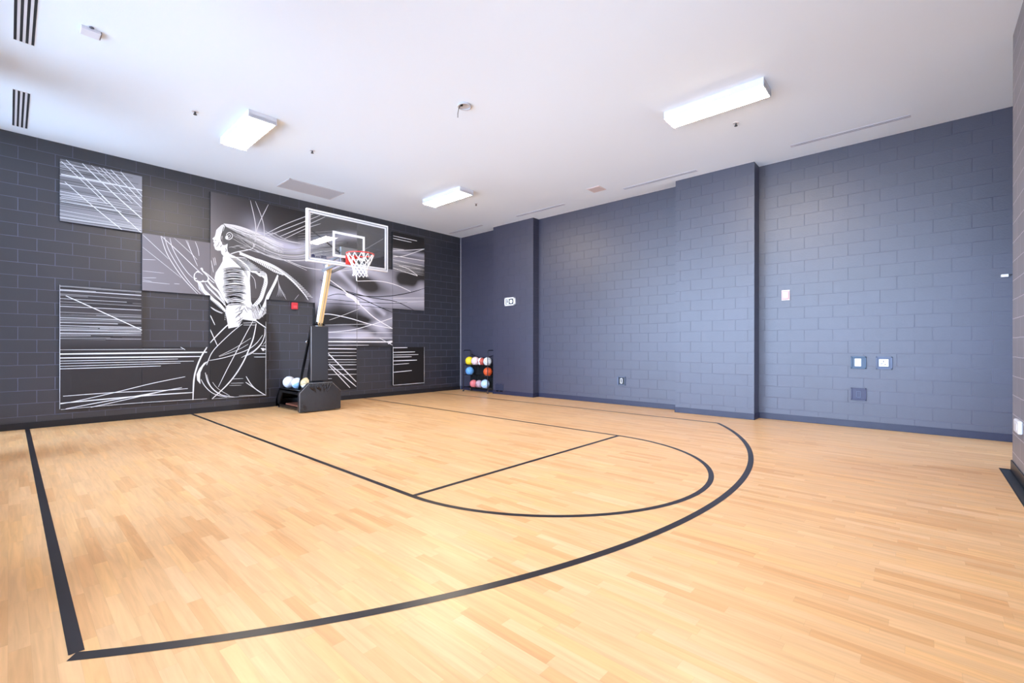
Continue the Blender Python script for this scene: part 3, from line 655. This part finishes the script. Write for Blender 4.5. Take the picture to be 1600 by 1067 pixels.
# lines of the big board behind the head
k5 = K(280, 280, 2.8075); S5 = 2.8075
for pts, wd in [([(312, 93), (335, 205), (330, 300)], 3.5), ([(334, 97), (370, 200), (372, 316)], 3), ([(391, 111), (352, 190), (336, 238)], 3), ([(375, 242), (460, 200), (550, 165), (620, 140)], 3), ([(388, 248), (500, 205), (640, 150)], 3), ([(440, 252), (540, 210), (640, 165)], 3),
    ([(460, 262), (560, 215), (620, 195)], 2.5), ([(310, 230), (360, 235), (430, 240)], 2), ([(375, 225), (440, 262), (540, 285)], 2), ([(380, 240), (450, 290)], 2), ([(405, 232), (480, 270), (548, 280)], 2),
    ([(340, 318), (460, 352), (560, 388), (690, 402), (780, 395)], 2.5), ([(270, 300), (380, 330), (470, 360), (560, 400)], 2)]:
    st(k5, S5, pts, wd, gry(.7), .5)
st(k5, S5, [(265, 325), (350, 358), (430, 395), (495, 445), (545, 500), (566, 530)], 13, WH, .5, w2=2.5)
for i in range(34):
    t = i/33; x = 300+250*t; y = 340+50*t+120*t*t; 
    st(k5, S5, [(x, y), (x+18, y+3), (x+36, y+9)], 2, WH)
    if t < .6: st(k5, S5, [(x+2, y+6), (x-2, y+22)], 1.5, BKC)
for i in range(6): st(k5, S5, [(432, 425+i*4), (436+i*2, 480), (428+i*8, 515)], 1.2, gry(.5))
st(k5, S5, [(525, 505), (505, 530)], 2, gry(.4)); st(k5, S5, [(440, 475), (470, 528)], 2, gry(.5))
st(k5, S5, [(310, 415), (330, 440), (336, 480)], 2, gry(.6))
for i in range(20):
    o = rnd.uniform(0, 60); st(k5, S5, [(230+rnd.uniform(0, 60), 205+o), (340, 245+o*1.2), (430, 292+o), (520, 300+o), (610, 268+o*1.4), (720, 250+o*1.5)], rnd.uniform(1, 2.5), gry(rnd.choice([.25, .4, .6, .7])))
for i in range(9): st(k5, S5, [(520, 240+i*11), (610, 232+i*12), (700, 225+i*14)], 1.3, gry(.4))
# right hand boards
k6 = K(500, 340, 3.811); S6 = 3.811
for pts, wd in [([(20, 385), (180, 450), (300, 470), (430, 465), (540, 445), (625, 420)], 4), ([(0, 370), (200, 460), (350, 530), (435, 566)], 4), ([(130, 430), (300, 475), (450, 500), (560, 552)], 4), ([(0, 480), (200, 500), (400, 510), (520, 505)], 3), ([(0, 510), (150, 515), (300, 530), (435, 545)], 2.5), ([(40, 470), (120, 455), (240, 490)], 3)]:
    st(k6, S6, pts, wd, BKC, .5)
for pts, wd in [([(50, 365), (150, 440), (250, 530), (330, 600), (430, 660)], 6), ([(0, 578), (60, 575), (180, 600), (300, 635), (435, 661)], 5), ([(20, 684), (180, 670), (300, 640), (430, 597)], 4), ([(220, 378), (350, 378), (450, 400), (540, 440)], 4), ([(52, 685), (430, 685)], 2.5), ([(52, 714), (430, 716)], 3),
    ([(30, 738), (433, 740)], 8), ([(20, 760), (290, 759)], 3), ([(20, 780), (217, 782)], 6), ([(20, 803), (217, 803)], 2.5), ([(20, 822), (217, 822)], 3), ([(20, 845), (217, 845)], 3), ([(20, 860), (217, 860)], 2), ([(20, 876), (217, 876)], 3.5), ([(20, 905), (217, 903)], 3), ([(20, 935), (217, 932)], 3), ([(20, 960), (70, 958)], 3),
    ([(30, 790), (215, 977)], 6), ([(55, 870), (215, 1006)], 6), ([(55, 882), (178, 1013)], 5), ([(350, 715), (433, 760)], 3), ([(395, 740), (430, 735)], 7), ([(405, 750), (425, 742)], 8), ([(30, 640), (300, 633)], 1.8), ([(55, 610), (140, 580), (240, 540)], 2),
    ([(435, 108), (577, 139)], 4), ([(435, 123), (545, 147)], 4), ([(435, 196), (530, 194), (622, 187)], 4), ([(435, 234), (500, 228), (560, 208), (622, 187)], 4), ([(435, 226), (622, 258)], 4), ([(435, 184), (500, 192)], 3), ([(470, 285), (530, 308), (580, 345)], 5), ([(435, 300), (580, 347)], 4), ([(435, 250), (622, 290)], 2.5), ([(435, 270), (622, 312)], 2),
    ([(435, 775), (520, 774)], 4), ([(435, 802), (565, 799)], 4), ([(435, 818), (585, 815)], 3), ([(435, 830), (545, 828)], 4), ([(435, 853), (577, 848)], 5), ([(435, 875), (530, 868)], 3), ([(435, 921), (546, 910)], 4), ([(435, 770), (435, 997)], 3), ([(435, 998), (620, 983)], 2.5), ([(620, 768), (620, 985)], 1.5),
    ([(435, 480), (622, 478)], 2), ([(435, 505), (622, 498)], 2)]:
    st(k6, S6, pts, wd, gry(.8), .7)
for i in range(18):
    y = 255+i*3.5; st(k6, S6, [(435, y), (622, y+32)], 1.5, gry(rnd.choice([.15, .3, .5])))
st(k6, S6, [(150, 455), (200, 480), (235, 520)], 22, gry(.75), .2)
# seams that show between mural sheets on one board
for b_, (a, c) in {7: ((XS[5]+.004, ZS[1]), (XS[5]+.004, ZS[3]))}.items(): wst(a, c, .008, gry(.25))

from mathutils.geometry import tessellate_polygon
def clip_poly(poly, b):
    lo, hi, zl, zh = XS[b[0]], XS[b[1]], ZS[b[2]], ZS[b[3]]
    for ax, lim, sg in ((0, lo, 1), (0, hi, -1), (1, zl, 1), (1, zh, -1)):
        out = []
        for i in range(len(poly)):
            p, q = poly[i-1], poly[i]; dp, dq = sg*(p[ax]-lim), sg*(q[ax]-lim)
            if (dp >= 0) != (dq >= 0):
                t = dp/(dp-dq); out.append((p[0]+(q[0]-p[0])*t, p[1]+(q[1]-p[1])*t))
            if dq >= 0: out.append(q)
        poly = out
        if len(poly) < 3: return []
    return poly
mm = bpy.data.materials.new('printed_mural'); mm.use_nodes = True; n_ = mm.node_tree
at = n_.nodes.new('ShaderNodeAttribute'); at.attribute_name = 'ink'; n_.links.new(at.outputs['Color'], n_.nodes['Principled BSDF'].inputs['Base Color'])
n_.nodes['Principled BSDF'].inputs['Roughness'].default_value = .5; n_.nodes['Principled BSDF'].inputs['Specular IOR Level'].default_value = .3
EDGE = mat('board_edge', RGB(24, 24, 26), .5)
for bi, b in enumerate(BOARDS):
    x0, x1, z0, z1 = XS[b[0]]+.002, XS[b[1]]-.002, ZS[b[2]]+.002, ZS[b[3]]-.002
    verts, faces, cols, mats = [], [], [], []
    def quad(pts, cs, mi=0):
        i0 = len(verts); verts.extend(pts); faces.append(tuple(range(i0, i0+len(pts)))); cols.append(cs); mats.append(mi)
    y = YM; yk = -.003
    quad([(x0, yk, z0), (x0, yk, z1), (x0, y, z1), (x0, y, z0)], [BKC]*4, 1); quad([(x1, yk, z0), (x1, y, z0), (x1, y, z1), (x1, yk, z1)], [BKC]*4, 1)
    quad([(x0, yk, z1), (x1, yk, z1), (x1, y, z1), (x0, y, z1)], [BKC]*4, 1); quad([(x0, yk, z0), (x0, y, z0), (x1, y, z0), (x1, yk, z0)], [BKC]*4, 1); quad([(x0, yk, z0), (x1, yk, z0), (x1, yk, z1), (x0, yk, z1)], [BKC]*4, 1)
    nx, nz = round((x1-x0)/.03), round((z1-z0)/.03)
    smooth_ = bi in (5, 6, 7, 8)
    if not smooth_: nx, nz = max(2, nx//4), max(2, nz//4)
    cg = [[base_col(bi, x0+(x1-x0)*i/nx, z0+(z1-z0)*j/nz) for j in range(nz+1)] for i in range(nx+1)]
    i0 = len(verts)
    for i in range(nx+1):
        for j in range(nz+1): verts.append((x0+(x1-x0)*i/nx, y, z0+(z1-z0)*j/nz))
    for i in range(nx):
        for j in range(nz):
            A_ = i0+i*(nz+1)+j; B_ = A_+nz+1
            faces.append((A_, B_, B_+1, A_+1)); cols.append([cg[i][j], cg[i+1][j], cg[i+1][j+1], cg[i][j+1]]); mats.append(0)
    layer = .0004
    for poly, c in POLYS:
        layer += .00003; q = clip_poly(poly, b)
        if len(q) < 3: continue
        for tri in tessellate_polygon([[Vector((p[0], p[1], 0)) for p in q]]):
            pp = [q[k] for k in tri]
            ar = (pp[1][0]-pp[0][0])*(pp[2][1]-pp[0][1])-(pp[1][1]-pp[0][1])*(pp[2][0]-pp[0][0])
            if ar < 0: pp.reverse()
            quad([(p[0], y-layer, p[1]) for p in pp], [c]*3)
    for s_, c in STROKES:
        layer += .000004
        n = len(s_); Lr = []
        for i, (x, z, wd) in enumerate(s_):
            a = s_[max(i-1, 0)]; d = s_[min(i+1, n-1)]; tx, tz = d[0]-a[0], d[1]-a[1]; l = math.hypot(tx, tz) or 1
            Lr.append(((x-tz/l*wd/2, z+tx/l*wd/2), (x+tz/l*wd/2, z-tx/l*wd/2)))
        for i in range(n-1):
            mx, mz = (s_[i][0]+s_[i+1][0])/2, (s_[i][1]+s_[i+1][1])/2
            if not inb(b, mx, mz, .08): continue
            q = clip_poly([Lr[i][1], Lr[i+1][1], Lr[i+1][0], Lr[i][0]], b)
            if len(q) < 3: continue
            quad([(p[0], y-layer, p[1]) for p in q], [c]*len(q))
    me = bpy.data.meshes.new('mural_board'); 
    off = Vector(((x0+x1)/2, 0, z0))
    me.from_pydata([(v[0]-off.x, v[1], v[2]-off.z) for v in verts], [], faces)
    ca = me.color_attributes.new('ink', 'FLOAT_COLOR', 'CORNER'); k = 0
    buf = []
    for cs in cols:
        for c in cs: buf.extend((c[0], c[1], c[2], 1))
    ca.data.foreach_set('color', buf)
    me.polygons.foreach_set('material_index', mats)
    me.materials.append(mm); me.materials.append(EDGE); me.update()
    o = bpy.data.objects.new('mural_board', me); sc.collection.objects.link(o); o.location = off
    o['label'] = b[4]; o['category'] = 'mural board'; o['group'] = 'printed runner mural boards'

# ------------------------------------------------------------------ portable basketball hoop
HX = -4.94
hoop = thing('basketball_hoop', (HX, -.8, 0), 'portable basketball hoop with glass backboard and black padded base, before the mural', 'basketball hoop')
# front base pad, octagonal top
y0 = -1.47
m = MB(); a = .415; rn = random.Random(3)
out = [(HX-a, 0.02), (HX+a, 0.02), (HX+a, .385), (HX+.225, .57), (HX-.235, .57), (HX-a, .385)]
m.prism([(x, y0, z) for x, z in out], (0, .09, 0), bev=.012)
rn = random.Random(3)
bp = m.build('base_pad', VINYL, parent=hoop)
# gathered folds of the vinyl near the top of the pad
for i in range(15):
    x = HX-.24+i*.034+rn.uniform(-.008, .008); L_ = rn.uniform(.07, .19); dx = (x-HX)*-.35 + rn.uniform(-.02, .02)
    MB().tube([(x, y0-.001, .556), (x+dx*.4, y0-.008, .556-L_*.5), (x+dx, y0+.001, .556-L_)], [.006, .015, .002], 8).build('vinyl_fold', VINYL, parent=bp)
for i in range(4):
    MB().tube([(HX-a+.01, y0, .10+.025*i), (HX-a+.07, y0-.004, .085+.025*i), (HX-a+.14, y0+.001, .05+.018*i)], [.003, .007, .002], 6).build('vinyl_fold', VINYL, parent=bp)

m = MB(); m.tube([(HX-a+.004, y0-.002, .03), (HX-a+.004, y0-.002, .385), (HX-.232, y0-.002, .566), (HX+.222, y0-.002, .566), (HX+a-.004, y0-.002, .385)], .004, 6); m.build('pad_piping', VPIPE, parent=bp)
for z in (.1, .2, .3, .4): MB().cyl((HX+a+.003, y0+.05, z-.05), .008, .01, 'X', 8).build('pad_stud', CHROME, parent=bp)
# base body: open box under a sloped tray
m = MB(); x0, x1 = HX-.33, HX+.33
side = [(-.12, .03), (-.12, .17), (-.30, .405), (-1.38, .405), (-1.38, .33), (-.45, .33), (-.30, .10), (-.30, .03)]
for xx in (x0, x1-.03): m.prism([(xx, yy, z) for yy, z in side], (.03, 0, 0))
m.box((x0, -1.38, .375), (x1, -.30, .405), bev=.004); m.prism([(x0, -.12, .17), (x0, -.30, .405), (x0, -.32, .38), (x0, -.15, .16)], (x1-x0, 0, 0))
m.box((x0, -1.38, .03), (x1, -1.33, .4)); m.box((x0, -1.36, .03), (x0+.05, -.2, .08)); m.box((x1-.05, -1.36, .03), (x1, -.2, .08)); m.box((x0, -.2, .03), (x1, -.12, .17))
# rim of the tray
m.tube([(x0+.01, -1.36, .415), (x0+.01, -.32, .415), (x1-.01, -.32, .415), (x1-.01, -1.36, .415)], .012, 8)
m.build('base_frame', mat('base_black', RGB(14, 14, 16), .35, .3), parent=hoop)
m = MB(); m.box((x0+.08, -1.2, .03), (x1-.08, -.4, .1), bev=.01); m.build('ballast_block', mat('rusty_ballast', RGB(120, 66, 44), .7, var=.4, vscale=14), parent=hoop)
def caster(m, x, y, r=.03): 
    m.cyl((x, y, r), r, .022, 'X', 16); m.box((x-.018, y-.012, r), (x+.018, y+.012, r*2+.02))
for (cx_, cy_) in ((HX-a+.06, -1.33), (HX+a-.06, -1.33), (x0+.02, -.22), (x1-.02, -.22)):
    m = MB(); caster(m, cx_, cy_); m.build('wheel', mat('wheel_grey', RGB(70, 70, 76), .4, .4), parent=hoop)
# pole pad
m = MB(); m.box((HX-.175, -1.43, .60), (HX+.17, -1.35, 1.672), bev=.01); pp = m.build('pole_pad', mat('brown_black_pad', RGB(33, 27, 27), .33, bump=.1, bscale=5), parent=hoop)
m = MB(); m.tube([(HX-.173, -1.432, .61), (HX-.173, -1.432, 1.665)], .005, 6); m.build('pad_piping', VPIPE, parent=pp)
m = MB(); m.box((HX-.11, -1.35, .405), (HX+.11, -1.18, .62), bev=.01); m.build('pole_socket', BLACK, parent=hoop)
# crank hook and struts behind
m = MB(); m.tube([(HX-.19, -1.34, 1.40), (HX-.22, -1.34, 1.385), (HX-.235, -1.34, 1.365), (HX-.215, -1.34, 1.345), (HX-.19, -1.34, 1.35)], .007, 8); m.build('crank_hook', CHROME, parent=hoop)
m = MB()
for s_ in (-.12, .12): m.beam((HX+s_, -1.30, 1.62), (HX+s_, -.75, .40), .035, .05, bev=.004)
m.build('rear_strut', BLACK, parent=hoop)
# leaning pole
def pol(t): return Vector((HX+.02, -1.30-.44*t, 1.60+1.19*t))
m = MB(); m.beam(pol(-.95), pol(.06), .1, .1, bev=.004); m.build('pole_sleeve', BLACK, parent=hoop)
m = MB(); m.beam(pol(.02), pol(1.06), .095, .095, bev=.004, mi=0)
m.build('pole', [FRAME], parent=hoop)
m = MB(); d_ = Vector((0, -1, -.37)).normalized()
m.beam(pol(.08)+d_*.052, pol(1.05)+d_*.052, .092, .012, bev=.003); m.beam(pol(.1)+d_*.06, pol(1.04)+d_*.06, .008, .006, mi=1); m.build('pole_facing', [CREAM, ALU], parent=hoop)
m = MB(); m.box((HX-.07, -1.40, 1.69), (HX+.1, -1.24, 1.73), bev=.006)
for s_ in (-.05, 0, .05, .08): m.cyl((HX+s_, -1.40, 1.735), .014, .05, 'Z', 10)
m.box((HX-.09, -1.36, 1.70), (HX-.065, -1.30, 2.02), bev=.003); m.build('height_adjuster', BLACK, parent=hoop)
# arms to the backboard
BY = -2.60
m = MB()
for s_ in (-.09, .09):
    m.beam((HX+s_, -1.75, 2.84), (HX+s_, BY+.08, 2.93), .03, .05, bev=.003); m.beam((HX+s_, -1.72, 2.72), (HX+s_, BY+.08, 2.80), .03, .05, bev=.003)
m.build('support_arm', ALU, parent=hoop)
m = MB(); m.box((HX-.16, BY+.03, 2.72), (HX+.16, BY+.09, 3.05), bev=.006); m.build('board_bracket', ALU, parent=hoop)
m = MB(); m.beam((-5.68, BY+.05, 3.285), (-5.08, BY+.05, 2.92), .016, .016); m.build('board_brace', BLACK, parent=hoop)
m = MB(); m.beam((-4.23, BY+.05, 3.345), (-4.80, BY+.05, 2.95), .012, .012); m.build('board_brace', ALU, parent=hoop)
# backboard
bx0, bx1, bz0, bz1 = -5.72, -4.172, 2.702, 3.586
def frame_(m, x0, x1, z0, z1, wd, ya, yb, mi=0, bev=0):
    m.box((x0, ya, z0), (x1, yb, z0+wd), mi, bev); m.box((x0, ya, z1-wd), (x1, yb, z1), mi, bev)
    m.box((x0, ya, z0+wd), (x0+wd, yb, z1-wd), mi, bev); m.box((x1-wd, ya, z0+wd), (x1, yb, z1-wd), mi, bev)
m = MB(); m.box((bx0+.01, BY-.006, bz0+.01), (bx1-.01, BY+.006, bz1-.01)); bd = m.build('backboard', GLASS, parent=hoop)
m = MB(); frame_(m, bx0, bx1, bz0, bz1, .032, BY-.022, BY+.035, bev=.004); m.build('backboard_frame', FRAME, parent=bd)
m = MB(); frame_(m, bx0+.034, bx1-.034, bz0+.034, bz1-.034, .032, BY-.0085, BY-.0065); frame_(m, -5.27, -4.655, 2.848, 3.293, .042, BY-.0085, BY-.0065); m.build('painted_target', mat('white_board_line', RGB(240, 242, 245), .4), parent=bd)
m = MB(); frame_(m, bx0+.030, bx1-.030, bz0+.030, bz1-.030, .006, BY-.024, BY-.008); m.build('frame_seal', mat('seal_grey', RGB(130, 134, 142), .5), parent=bd)
m = MB(); yy = BY-.0075; z = 2.785
m.prism([(-5.64, yy, z), (-5.575, yy, z), (-5.585, yy, z+.04), (-5.61, yy, z+.05), (-5.635, yy, z+.035)], (0, -.001, 0), 0)
for i in range(5): m.box((-5.56+i*.028, yy-.001, z), (-5.545+i*.028, yy, z+.018), 0)
m.box((-5.47, yy-.001, z+.026), (-5.38, yy, z+.042), 0); m.box((-5.47, yy-.001, z+.004), (-5.375, yy, z+.018), 0)
m.build('board_logo', mat('logo_navy', RGB(40, 46, 80), .5), parent=bd)
# rim
RZ, RY, RR = 2.885, -2.955, .2286
m = MB(); rr = [(HX+RR*math.cos(2*PI*k/48), RY+RR*math.sin(2*PI*k/48), RZ) for k in range(48)]; m.tube(rr, .0105, 8, closed=True)
m.beam((HX-.06, BY-.02, RZ-.03), (HX-.10, RY+.19, RZ-.004), .012, .03, side=(1, 0, 0)); m.beam((HX+.06, BY-.02, RZ-.03), (HX+.10, RY+.19, RZ-.004), .012, .03)
m.box((HX-.08, BY-.14, RZ-.012), (HX+.08, BY-.02, RZ+.004), bev=.002)
rim = m.build('rim', RED, parent=hoop)
m = MB(); m.box((HX-.095, BY-.035, 2.735), (HX+.075, BY-.012, RZ+.02), bev=.006); m.prism([(HX-.05, BY-.03, 2.76), (HX-.05, BY-.03, RZ-.01), (HX-.05, BY-.13, RZ-.01)], (.09, 0, 0)); m.build('rim_plate', RED, parent=hoop)
m = MB(); lv = [(0, .222, 0), (.5, .195, -.09), (0, .155, -.165), (.5, .128, -.225), (0, .116, -.275), (.5, .116, -.325), (0, .128, -.37)]
N = 12; c = lambda k, l: Vector((HX+lv[l][1]*math.cos(2*PI*(k+lv[l][0])/N+.1), RY+lv[l][1]*math.sin(2*PI*(k+lv[l][0])/N+.1), RZ-.01+lv[l][2]+.006*math.sin(k*5+l)))
for l in range(len(lv)-1):
    for k in range(N):
        for dk in ((0, -1) if lv[l][0] == 0 else (0, 1)):
            m.tube([c(k, l), (c(k, l)+c(k+dk, l+1))/2, c(k+dk, l+1)], .0062, 5)
for k in range(N): m.tube([c(k, 0)+Vector((0, 0, .02)), c(k, 0)], .008, 5)
m.tube([(HX-.07, RY, RZ-.36), (HX-.072, RY, RZ-.42), (HX-.066, RY, RZ-.475)], .009, 6)
m.build('net', NET, parent=hoop)

# ------------------------------------------------------------------ balls
def ball(loc, r, col, seam, label, seed=0, panels=None, group=None):
    m = MB(); m.sphere(loc, r, 0, 32, 20); L_ = Vector(loc); rr = random.Random(seed)
    R3 = Matrix.Rotation(rr.uniform(0, 6), 3, 'X') @ Matrix.Rotation(rr.uniform(0, 6), 3, 'Z')
    def ring(f): m.tube([L_+R3 @ (Vector(f(2*PI*k/36)).normalized()*r*1.001) for k in range(36)], r*.022, 5, mi=1, closed=True)
    ring(lambda t: (math.cos(t), math.sin(t), 0)); ring(lambda t: (math.cos(t), 0, math.sin(t)))
    for s_ in (-1, 1): ring(lambda t, s_=s_: (s_*(.55+.25*math.cos(2*t)), math.cos(t)*.8, math.sin(t)*.8))
    if panels:
        for f in m.bm.faces:
            if f.material_index == 0:
                v = R3.transposed() @ (f.calc_center_median()-L_)
                if panels(v/r): f.material_index = 2
    mats = [mat('ball_skin', RGB(*col), .5, bump=.3, bscale=160), mat('ball_seam', RGB(*seam), .6)]
    if panels: mats.append(mat('ball_panel', RGB(*(ball.panel)), .5))
    o = m.build('basketball', mats, loc=loc); o['label'] = label; o['category'] = 'ball'; o['group'] = group or 'balls on the corner rack'
    return o
BG = 'balls on the hoop base'
TZ = .408
ball((-5.12, -.42, TZ+.122), .122, (214, 214, 220), (176, 176, 184), 'white ball leftmost on the hoop base tray', 1, group=BG)
ball.panel = (150, 190, 225)
ball((-5.06, -.675, TZ+.112), .112, (214, 217, 222), (170, 182, 198), 'white and pale blue ball, second on the hoop base tray', 2, lambda v: v.z < -.35 or v.x > .6, group=BG)
ball.panel = (235, 232, 224)
ball((-4.97, -.895, TZ+.117), .117, (216, 190, 140), (120, 96, 64), 'tan and white ball beside the pole pad on the hoop base', 3, lambda v: v.y > .2, group=BG)
ball((-4.845, -1.085, TZ+.14), .125, (214, 214, 218), (140, 140, 145), 'white ball half hidden behind the pole pad', 4, group=BG)

# ------------------------------------------------------------------ ball rack in the corner
rk = thing('ball_rack', (-.22, -1.0, 0), 'black wire ball rack on casters in the far corner of the court', 'ball rack')
RX0, RX1, RY0, RY1 = -.36, -.075, -1.50, -.52
for yy in (RY1, RY0):
    m = MB(); pts = [(RX0, yy, .07), (RX0, yy, 1.12)]
    for k in range(1, 6): a = PI/2*k/6; pts.append((RX0+.05*(1-math.cos(a)), yy, 1.12+.055*math.sin(a)))
    for k in range(0, 6): a = PI/2*k/6; pts.append((RX1-.05+.05*math.sin(a), yy, 1.12+.055*math.cos(a)))
    pts.append((RX1, yy, .07)); m.tube(pts, .0125, 8)
    for z in (.12, .47, .76): m.tube([(RX0, yy, z), (RX1, yy, z)], .009, 6)
    m.build('side_frame', mat('dark_grey_tube', RGB(58, 58, 66), .35, .5), parent=rk)
BZ = {0: .865, 1: .58, 2: .232}
for i, z in enumerate((.865-.105, .58-.105, .232-.102)):
    m = MB()
    for xx in (-.29, -.15): m.tube([(xx, RY0, z), (xx, RY1, z)], .009, 6)
    m.tube([(RX0, RY0, z+.0), (RX0, RY1, z+.0)], .007, 6)
    for k in range(5):
        yy = RY0+(RY1-RY0)*k/4; m.tube([(RX0, yy, z), (-.29, yy, z), (-.22, yy, z-.02), (-.15, yy, z), (RX1, yy, z+.0)], .005, 6)
    m.build('shelf_rail', BLACK, parent=rk)
m = MB(); pts = []
for k in range(21):
    t = k/20; pts.append((RX1, RY1+(RY0-RY1)*t, 1.07-.11*math.sin(PI*t)**.8 if 0 < t < 1 else 1.07))
m.tube(pts, .009, 6); m.build('top_wire', BLACK, parent=rk)
m = MB()
for k in range(9):
    for z0_, z1_ in ((.13, .76),): m.tube([(RX1+.0, RY0+(RY1-RY0)*k/8, z0_), (RX1, RY0+(RY1-RY0)*k/8, z1_)], .004, 5)
m.build('back_wire', BLACK, parent=rk)
MB().box((RX1+.002, RY0+.012, .06), (RX1+.008, RY1-.012, .78)).build('back_sheet', mat('black_back_sheet', RGB(9, 9, 11), .9), parent=rk)  # flat near-black sheet across the rear, up to the top tier
for (x, y) in ((RX0, RY0), (RX0, RY1), (RX1, RY0), (RX1, RY1)):
    m = MB(); m.cyl((x, y, .027), .026, .02, 'X', 16); m.box((x-.014, y-.01, .03), (x+.014, y+.01, .075), 1); m.build('caster', [mat('caster_rubber', RGB(40, 40, 44), .5), CHROME], parent=rk)
BX = -.22
def rb(y, tier, r, *a, **k):
    # the ball nests between the two rails, 14 cm apart
    zr = (.865-.105, .58-.105, .232-.102)[tier]; zc = zr+math.sqrt((r+.009)**2-.07**2)
    return ball((BX, y, zc), r, *a, **k)
rb(-.625, 0, .12, (244, 216, 40), (190, 160, 40), 'yellow ball at the left end of the rack\'s top tier', 11)
rb(-.872, 0, .12, (240, 214, 212), (190, 150, 150), 'pale pink ball second from left on the rack\'s top tier', 12)
ball.panel = (240, 236, 234)
rb(-1.11, 0, .112, (196, 88, 74), (60, 30, 30), 'brick red and white striped ball on the rack\'s top tier', 13, panels=lambda v: abs(v.z) < .28)
rb(-1.352, 0, .118, (232, 236, 236), (70, 80, 80), 'white ball with dark patches at the right end of the rack\'s top tier', 14)
rb(-.64, 1, .12, (110, 172, 226), (60, 110, 170), 'light blue ball alone at left on the rack\'s middle tier', 15)
rb(-1.365, 1, .122, (228, 92, 42), (110, 44, 26), 'orange basketball at right on the rack\'s middle tier', 16)
rb(-.80, 2, .11, (228, 120, 122), (180, 84, 90), 'salmon pink ball at left on the rack\'s bottom tier', 17)
ball.panel = (176, 120, 126)
rb(-1.025, 2, .112, (190, 160, 168), (110, 90, 100), 'mauve grey ball in the middle of the rack\'s bottom tier', 18, panels=lambda v: v.z < 0)
rb(-1.27, 2, .124, (196, 222, 246), (150, 180, 215), 'large pale blue ball at right on the rack\'s bottom tier', 19)
# drop builder bookkeeping
for o in bpy.data.objects:
    if 'base' in o: del o['base']
